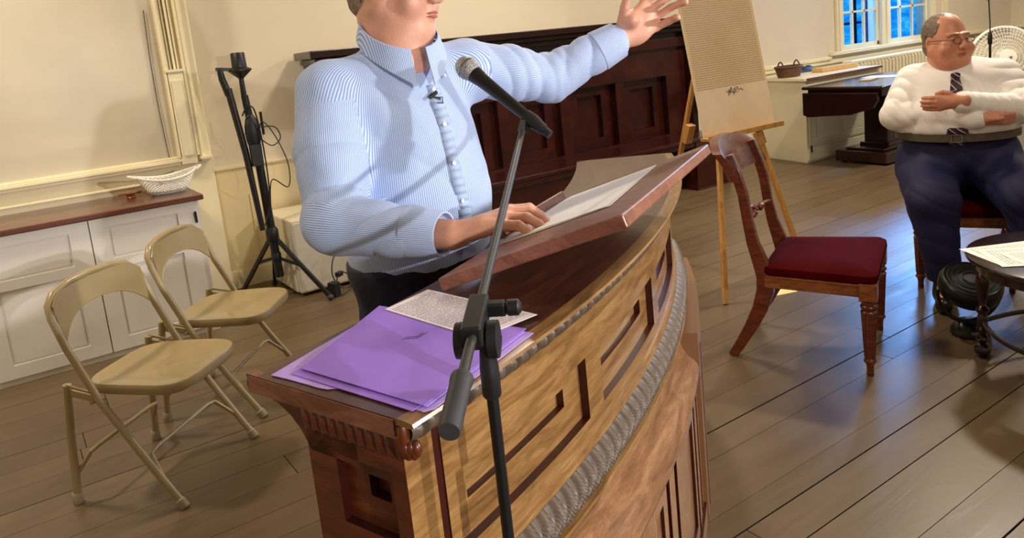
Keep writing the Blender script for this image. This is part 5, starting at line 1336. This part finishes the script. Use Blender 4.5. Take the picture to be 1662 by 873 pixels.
for bx, bz in ((.795, 1.335), (.905, 1.325)):
    h, n_ = front(bt, (bx, 1.70, bz), (0, 1, 0))
    if h is not None: mb = MB(); mb.lathe([(.001, 0), (.0045, 0), (.0045, .002), (.001, .002)], h+n_*.008, 12, 0, n_); sub(mb, 'button', M['button'], spk)
h, n_ = front(bt, (.845, 1.70, 1.285), (-.06, .998, 0))
lm = empty('clip_microphone', tuple(h+n_*.012), label='tiny black clip-on microphone on the front of the blue striped shirt', cat='microphone')
mb = MB(); c0 = h+n_*.012; mb.tube([c0+Vector((-.012, 0, -.004)), c0+Vector((.008, -.002, .008))], .0045, 10); sub(mb, 'capsule', M['black'], lm)
mb = MB(); mb.bar(c0+Vector((-.004, .004, 0)), c0+Vector((.018, .004, -.010)), .006, .004); mb.tube([c0+Vector((.006, 0, -.004)), c0+Vector((.020, -.004, -.006)), c0+Vector((.022, 0, -.020)), c0+Vector((.008, .004, -.018))], .0014, 6); sub(mb, 'clip', M['black'], lm)
# trousers, belt, shoes
gt = SDF((.45, 1.42, .03), (1.05, 2.05, .98), .009)
pz = np.array((.835, 1.730, .885))
gt.ell(pz, (.190, .165, .12), R1, .03)
for h_, f_ in zip(hips, feet):
    kne = (h_+f_)/2+np.array((0, -.02, .02)); gt.cap(h_+np.array((.02, -.03, -.05)), kne, .105, .078, .05); gt.cap(kne, f_+np.array((0, .0, .0)), .078, .064, .03)
gt.plane_cut((0, 0, .895), (0, 0, 1))
np_obj('trousers', [gt.mesh()], M['navy'], spk, lambda V: .004*(np.abs(np.sin(V[:, 0]*40+3*vnoise(V, 6, 4)))-.5), None, 2)
mb = MB(); n = 48; mb.rings([[tuple(pz+R1@np.array((rx*math.cos(2*PI*k/n), ry*math.sin(2*PI*k/n), 0))+np.array((0, 0, dz))) for k in range(n)] for rx, ry, dz in ((.180, .155, -.030), (.194, .169, -.030), (.194, .169, .004), (.180, .155, .004))]); sub(mb, 'belt', M['leather'], spk)
for f_ in feet:
    gsx = SDF(f_-.2, f_+.26, .006); gsx.cap(f_+F1*(-.05)-np.array((0, 0, .05)), f_+F1*.14-np.array((0, 0, .055)), .040, .036, .02, flat=((1, 0, 0), 1)); gsx.cap(f_-np.array((0, 0, .02)), f_-np.array((0, 0, .05)), .045, .045, .03)
    gsx.plane_cut((0, 0, .006), (0, 0, -1)); np_obj('shoe', [gsx.mesh()], M['leather'], spk)
# hair, brows, lips, glasses arm
gh = SDF(HC-.15, HC+.16, .004); gh.ell(T((0, -.026, .046)), (.082, .098, .094), RH, .01); gh.ell(T((0, -.060, -.020)), (.064, .052, .060), RH, .02)
gh.ell(T((0, .085, .005)), (.12, .085, .085), RH, .01, 'sub'); gh.ell(T((0, .02, -.085)), (.12, .09, .07), RH, .01, 'sub')
np_obj('hair', [gh.mesh()], M['hair'], spk, lambda V: .002*vnoise(V, 90, 6), None, 1)
def lips(par, T, RHm, s=1.0, mat='lip'):
    mb = MB()
    up_ = [T((x, .1075-.000-abs(x)*.0-(x*x)*16, -.0572+.0012*math.cos(x*130))) for x in np.linspace(-.023, .023, 11)]
    mb.tube([tuple(p) for p in up_], [.001+.0026*math.sin(PI*k/10) for k in range(11)], 8)
    lw = [T((x, .1065-(x*x)*16, -.0655-.000)) for x in np.linspace(-.021, .021, 11)]
    mb.tube([tuple(p) for p in lw], [.001+.0032*math.sin(PI*k/10) for k in range(11)], 8)
    sub(mb, 'lips', M[mat], par)
lips(spk, T, RH)
def eyes(par, T, iris=(70, 90, 110)):
    im = M.get('iris') or plain('iris', iris, .2); M['iris'] = im
    for q in (-1, 1):
        mb = MB(); c_ = Vector(T((q*.032, .0805, .005))); mb.ell(c_, (.0128, .0128, .0128), 16, 10); e_ = sub(mb, 'eye', M['eye'], par)
        f_ = (Vector(T((q*.032, .2, .005)))-c_).normalized(); mb = MB(); mb.lathe([(.0058, .0112), (.004, .0124), (.0005, .0130)], c_, 14, 0, f_); i_ = mb.build('iris', im, e_); i_.matrix_parent_inverse = Matrix.Translation(Vector(par.location)).inverted() if False else Matrix.Identity(4)
        mb = MB(); pts = [T((q*(.014+.034*k/6), .103-.0025*k*.9, .024+.004*math.sin(PI*k/6))) for k in range(7)]; mb.tube([tuple(p) for p in pts], [.0015, .003, .0034, .0034, .003, .0024, .001], 6, flat=.6); sub(mb, 'eyebrow', M['hair'], par)
eyes(spk, T)

# ---------------------------------------------------------------- the seated man
man = empty('person', (3.915, 1.90, 0), label='seated heavy-set person in white shirt, striped tie and navy trousers, arms crossed', cat='person')
F2 = np.array((-.90, -.436, 0)); R2 = frame(F2); L2 = R2[:, 0]; F2 = R2[:, 1]; B2 = np.array((3.915, 1.90, 0))
def q2(l, f, z): return B2+L2*l+F2*f+np.array((0, 0, z))
FH2 = F2*.80+L2*.60+np.array((0, 0, .04)); RH2 = frame(FH2); HC2 = q2(-.045, .05, 1.188)
g, T2 = head_sdf(HC2, RH2, 1.06, .0034, 1.0, q2(-.02, .0, 1.02), .070)
g.ell(T2((0, .02, -.085)), (.080, .068, .055), RH2, .03)
hp = [g.mesh()]
rs, ls = q2(-.195, .0, 1.005), q2(.185, .0, 1.005); re_, le_ = q2(-.265, .16, .850), q2(.245, .16, .865); rw_, lw_ = q2(.10, .300, .838), q2(-.005, .330, .925)
gh2 = SDF(lw_-.16, lw_+.14, .0032)   # left hand lying over the right upper arm
kn = [lw_-L2*.070+np.array((0, 0, .022))+F2*.010, lw_-L2*.076+np.array((0, 0, .004))+F2*.012, lw_-L2*.074+np.array((0, 0, -.014))+F2*.010, lw_-L2*.066+np.array((0, 0, -.030))+F2*.004]
fg = [[k_-L2*.030-F2*.002, k_-L2*.052-F2*.012, k_-L2*.064-F2*.022] for k_ in kn]
gh2.cap(lw_+L2*.03, lw_, .034, .032, .01); hand(gh2, lw_, lw_-L2*.045, kn, fg, [lw_-L2*.01+np.array((0, 0, .02)), lw_-L2*.03+np.array((0, 0, .040)), lw_-L2*.055+np.array((0, 0, .046)), lw_-L2*.078+np.array((0, 0, .040))], F2)
hp.append(gh2.mesh())
gh3 = SDF(rw_-.14, rw_+.16, .0032)
kn = [rw_+L2*.070+np.array((0, 0, .012*(1-i)))-F2*(.015+.004*i) for i in range(4)]
fg = [[k_+L2*.028-F2*.012, k_+L2*.045-F2*.028, k_+L2*.052-F2*.042] for k_ in kn]
gh3.cap(rw_-L2*.03, rw_, .034, .031, .01); hand(gh3, rw_, rw_+L2*.045-F2*.006, kn, fg, [rw_+L2*.01+F2*.012, rw_+L2*.035+F2*.02, rw_+L2*.058+F2*.018, rw_+L2*.075+F2*.008], F2)
hp.append(gh3.mesh())
gb = SDF((3.2, 1.3, 0), (4.4, 2.5, 1.15), .013)
hipc = q2(0, -.04, .56); rk, lk = q2(-.10, .40, .475), q2(.27, .37, .485); rf, lf = q2(-.055, .44, .085), q2(.34, .40, .085)
gb.cap(hipc, q2(0, 0, .95), .15, .13, .06); gb.cap(rs, ls, .05, .05, .05); gb.cap(q2(0, 0, .92), q2(-.02, .0, 1.06), .07, .06, .03)
for a_, b_, ra, rb in ((rs, re_, .05, .04), (re_, rw_, .038, .028), (ls, le_, .05, .04), (le_, lw_, .038, .028), (q2(-.10, 0, .50), rk, .075, .06), (rk, rf, .055, .035), (q2(.10, 0, .50), lk, .075, .06), (lk, lf, .055, .035)): gb.cap(a_, b_, ra, rb, .03)
gb.cap(rf, rf+F2*.14-np.array((0, 0, .04)), .035, .028, .02); gb.cap(lf, lf+F2*.14-np.array((0, 0, .04)), .035, .028, .02)
hp.append(gb.mesh()); np_obj('body', hp, M['skin2'], man, smooth_it=1)
gs = SDF((3.3, 1.3, .66), (4.35, 2.5, 1.16), .0075)
gs.ell(q2(-.005, .03, .93), (.225, .165, .17), R2, .05); gs.ell(q2(-.005, .085, .80), (.262, .215, .15), R2, .06)
gs.cap(rs+L2*.03, q2(-.05, .0, 1.035), .075, .065, .05); gs.cap(ls-L2*.03, q2(.02, .0, 1.035), .075, .065, .05)
gs.cap(rs, re_, .078, .072, .03); gs.cap(ls, le_, .078, .070, .03)
gs.cap(re_, re_+(rw_-re_)*.92, .066, .046, .008); gs.cap(le_, le_+(lw_-le_)*.90, .064, .046, .007)
gs.plane_cut((0, 0, .766), (0, 0, -1))
def fold2(V):
    d = .004*vnoise(V, 18, 4)
    for a, b, amp, fr_, sl in ((rs, re_, .007, 12, 2.2), (ls, le_, .007, 12, -2.2), (re_, rw_, .006, 18, 2.0), (le_, lw_, .006, 17, -2.0)):
        ab = b-a; L = np.linalg.norm(ab); u = ab/L; t = ((V-a)@u)/L; v = V-a-np.outer((V-a)@u, u); r = np.linalg.norm(v, axis=1)
        m = np.exp(-np.maximum(0, r-.07)**2/(2*.03**2))*np.clip(1.2-abs(t-.4)*1.5, 0, 1)
        d = d+amp*m*(np.abs(np.sin(t*fr_+sl*(v[:, 2])/.05+1.6*vnoise(V, 12, 5)))**.6-.55)
    P = V-q2(0, .1, .8); d = d+.006*np.exp(-(P[:, 2]/.12)**2)*np.abs(np.sin((P@L2)*22+2*vnoise(V, 9, 7)))
    return d
sh2 = np_obj('shirt', [gs.mesh()], M['whiteshirt'], man, fold2, None, 2)
def tube_cuff(par, a, b, r0, r1, mat):
    a = Vector(a); b = Vector(b); ax = b-a; L = ax.length; mb = MB()
    mb.lathe([(r0-.004, 0), (r0, .002), (r1, L), (r1-.001, L+.002), (r1-.005, L+.001), (r1-.006, L-.02), (r0-.006, .01)], a, 28, 0, ax); return sub(mb, 'cuff', M[mat], par, smooth=50)
tube_cuff(man, re_+(rw_-re_)*.72, re_+(rw_-re_)*.97, .050, .044, 'whiteshirt'); tube_cuff(man, le_+(lw_-le_)*.70, le_+(lw_-le_)*.95, .050, .044, 'whiteshirt')
collar(man, q2(-.02, .005, 1.045), frame(F2*.95+L2*.2), .088, 'whiteshirt', .030, .040, 20, False, .42)
# tie: knot, blade showing above and below the arms
def mat_tie():
    t = NT('dark_striped_tie'); co = t.coord(); s_ = t.add('ShaderNodeSeparateXYZ', i_0=co)
    u = t.math('ADD', t.math('MULTIPLY', s_.outputs[1], -1.0), t.math('MULTIPLY', s_.outputs[2], 1.1)); w = t.math('FRACT', t.math('MULTIPLY', u, 1/.034))
    wide = t.math('GREATER_THAN', w, .80); thin = t.math('MULTIPLY', t.math('GREATER_THAN', w, .28), t.math('LESS_THAN', w, .38))
    c = t.mix(wide, sr((30, 20, 30)), sr((186, 170, 184))); t.base(t.mix(thin, c, sr((96, 34, 52)))); return t.set(Roughness=.5)
M['tie'] = mat_tie(); bt2 = bvh(sh2)
mb = MB(); rows = []
for k in range(34):
    z = 1.012-.0075*k; w = .020+.0010*k if k < 28 else .048-.008*(k-28); l = -.008+.0006*k
    ring = []
    h, n_ = front(bt2, tuple(q2(l, .15, z)), tuple(-F2))
    if h is None: continue
    dd = float((np.array(h)-B2)@F2)
    rows.append((z, w, l, dd))
f_s = [r[3] for r in rows]
import itertools
knot = q2(-.008, rows[0][3]+.012, 1.018)
for (z, w, l, dd) in rows:
    pass
def tie_piece(z0, z1):
    mb = MB(); rings = []
    for z, w, l, dd in rows:
        if z1 <= z <= z0:
            w = max(w, .004); e = .007
            rings.append([tuple(q2(l-w, dd+e-.004, z)), tuple(q2(l, dd+e, z)), tuple(q2(l+w, dd+e-.004, z)), tuple(q2(l+w, dd+e-.008, z)), tuple(q2(l-w, dd+e-.008, z))])
    if len(rings) > 1: mb.rings(rings); return sub(mb, 'tie', M['tie'], man, smooth=50)
tie_piece(1.02, .955)
tw = []
mb = MB(); rings = []
for k in range(12):
    z = .800-.0085*k; w = .040+.0012*k if k < 8 else max(.003, .048-.012*(k-8)); dd = None
    h, n_ = front(bt2, tuple(q2(.0, .15, z)), tuple(-F2)); dd = float((np.array(h)-B2)@F2) if h is not None else .25
    rings.append([tuple(q2(.0-w, dd+.006, z)), tuple(q2(0, dd+.011, z)), tuple(q2(w, dd+.006, z)), tuple(q2(w, dd, z)), tuple(q2(-w, dd, z))])
mb.rings(rings); sub(mb, 'tie', M['tie'], man, smooth=50)
mb = MB(); kz = 1.020; h, n_ = front(bt2, tuple(q2(-.008, .15, kz)), tuple(-F2)); dd = float((np.array(h)-B2)@F2) if h is not None else .12
mb.rings([[tuple(q2(-.008+w*math.cos(a*PI/4), dd+.008+.012*math.sin(a*PI/4), z)) for a in range(8)] for z, w in ((1.045, .010), (1.040, .020), (1.025, .021), (1.005, .014), (1.0, .008))]); sub(mb, 'tie_knot', M['tie'], man, smooth=50)
# trousers, belt, shoes
gt = SDF((3.2, 1.2, .08), (4.4, 2.55, .80), .0095)
gt.ell(q2(-.005, .05, .66), (.255, .215, .17), R2, .04); gt.ell(q2(0, -.02, .55), (.22, .20, .12), R2, .04)
for s_, k_, f_ in ((-1, rk, rf), (1, lk, lf)):
    gt.cap(q2(s_*.14, .05, .57), k_, .140, .112, .05); gt.cap(k_, f_+F2*.0, .108, .066, .03)
gt.plane_cut((0, 0, .745), (0, 0, 1)); gt.plane_cut((0, 0, .10), (0, 0, -1))
np_obj('trousers', [gt.mesh()], M['navy2'], man, lambda V: .004*(np.abs(np.sin(V[:, 2]*30+((V-B2)@L2)*18+3*vnoise(V, 7, 4)))**.7-.5)+.003*vnoise(V, 18, 9), None, 2)
mb = MB(); n = 56; bc = q2(-.005, .065, 0)
mb.rings([[tuple(bc+L2*rx*math.cos(2*PI*k/n)+F2*ry*math.sin(2*PI*k/n)+np.array((0, 0, z))) for k in range(n)] for rx, ry, z in ((.245, .200, .730), (.268, .236, .732), (.268, .238, .768), (.245, .200, .770))]); sub(mb, 'belt', M['beltl'], man)
mb = MB(); p0 = q2(-.005, .065+.240, .750); 
for a, b_ in (((-.022, -.017), (.022, -.017)), ((.022, -.017), (.022, .017)), ((.022, .017), (-.022, .017)), ((-.022, .017), (-.022, -.017))): mb.tube([tuple(p0+L2*a[0]+np.array((0, 0, a[1]))), tuple(p0+L2*b_[0]+np.array((0, 0, b_[1])))], .003, 6)
sub(mb, 'buckle', M['steel'], man)
for f_ in (rf, lf):
    gsx = SDF(f_-.24, f_+.26, .006); gsx.cap(f_-F2*.05-np.array((0, 0, .045)), f_+F2*.15-np.array((0, 0, .05)), .042, .036, .02); gsx.cap(f_+np.array((0, 0, .03)), f_-np.array((0, 0, .04)), .048, .048, .03)
    gsx.plane_cut((0, 0, .004), (0, 0, -1)); np_obj('shoe', [gsx.mesh()], M['leather'], man)
# hair, glasses
gh = SDF(HC2-.17, HC2+.18, .0045); gh.ell(T2((0, -.026, .040)), (.0865, .103, .097), RH2, .01); gh.ell(T2((0, -.05, -.025)), (.080, .060, .060), RH2, .02)
gh.ell(T2((0, .118, .022)), (.11, .095, .095), RH2, .01, 'sub'); gh.ell(T2((0, .03, -.085)), (.13, .10, .070), RH2, .01, 'sub'); gh.ell(T2((0, .08, .115)), (.04, .05, .02), RH2, .02, 'sub')
np_obj('hair', [gh.mesh()], M['hair'], man, lambda V: .0025*vnoise(V, 90, 6), None, 1)
lips(man, T2, RH2); eyes(man, T2)
gs_ = empty('glasses', tuple(T2((0, .11, .0))), label='thin dark-framed glasses worn by the seated man', cat='glasses')
for s_ in (-1, 1):
    mb = MB(); mb.tube([tuple(T2((s_*.031+.020*math.cos(a*PI/12), .117-.004*abs(math.cos(a*PI/12)), .0+.014*math.sin(a*PI/12)))) for a in range(24)], .0011, 6, closed=True); sub(mb, 'rim', M['dark'], gs_)
    mb = MB(); mb.tube([tuple(T2((s_*.052, .112, .004))), tuple(T2((s_*.080, .085, .006))), tuple(T2((s_*.086, .0, .006))), tuple(T2((s_*.085, -.015, -.004)))], .0014, 6); sub(mb, 'temple', M['dark'], gs_)
mb = MB(); mb.tube([tuple(T2((-.011, .117, .003))), tuple(T2((0, .122, .006))), tuple(T2((.011, .117, .003)))], .0012, 6); sub(mb, 'bridge', M['dark'], gs_)
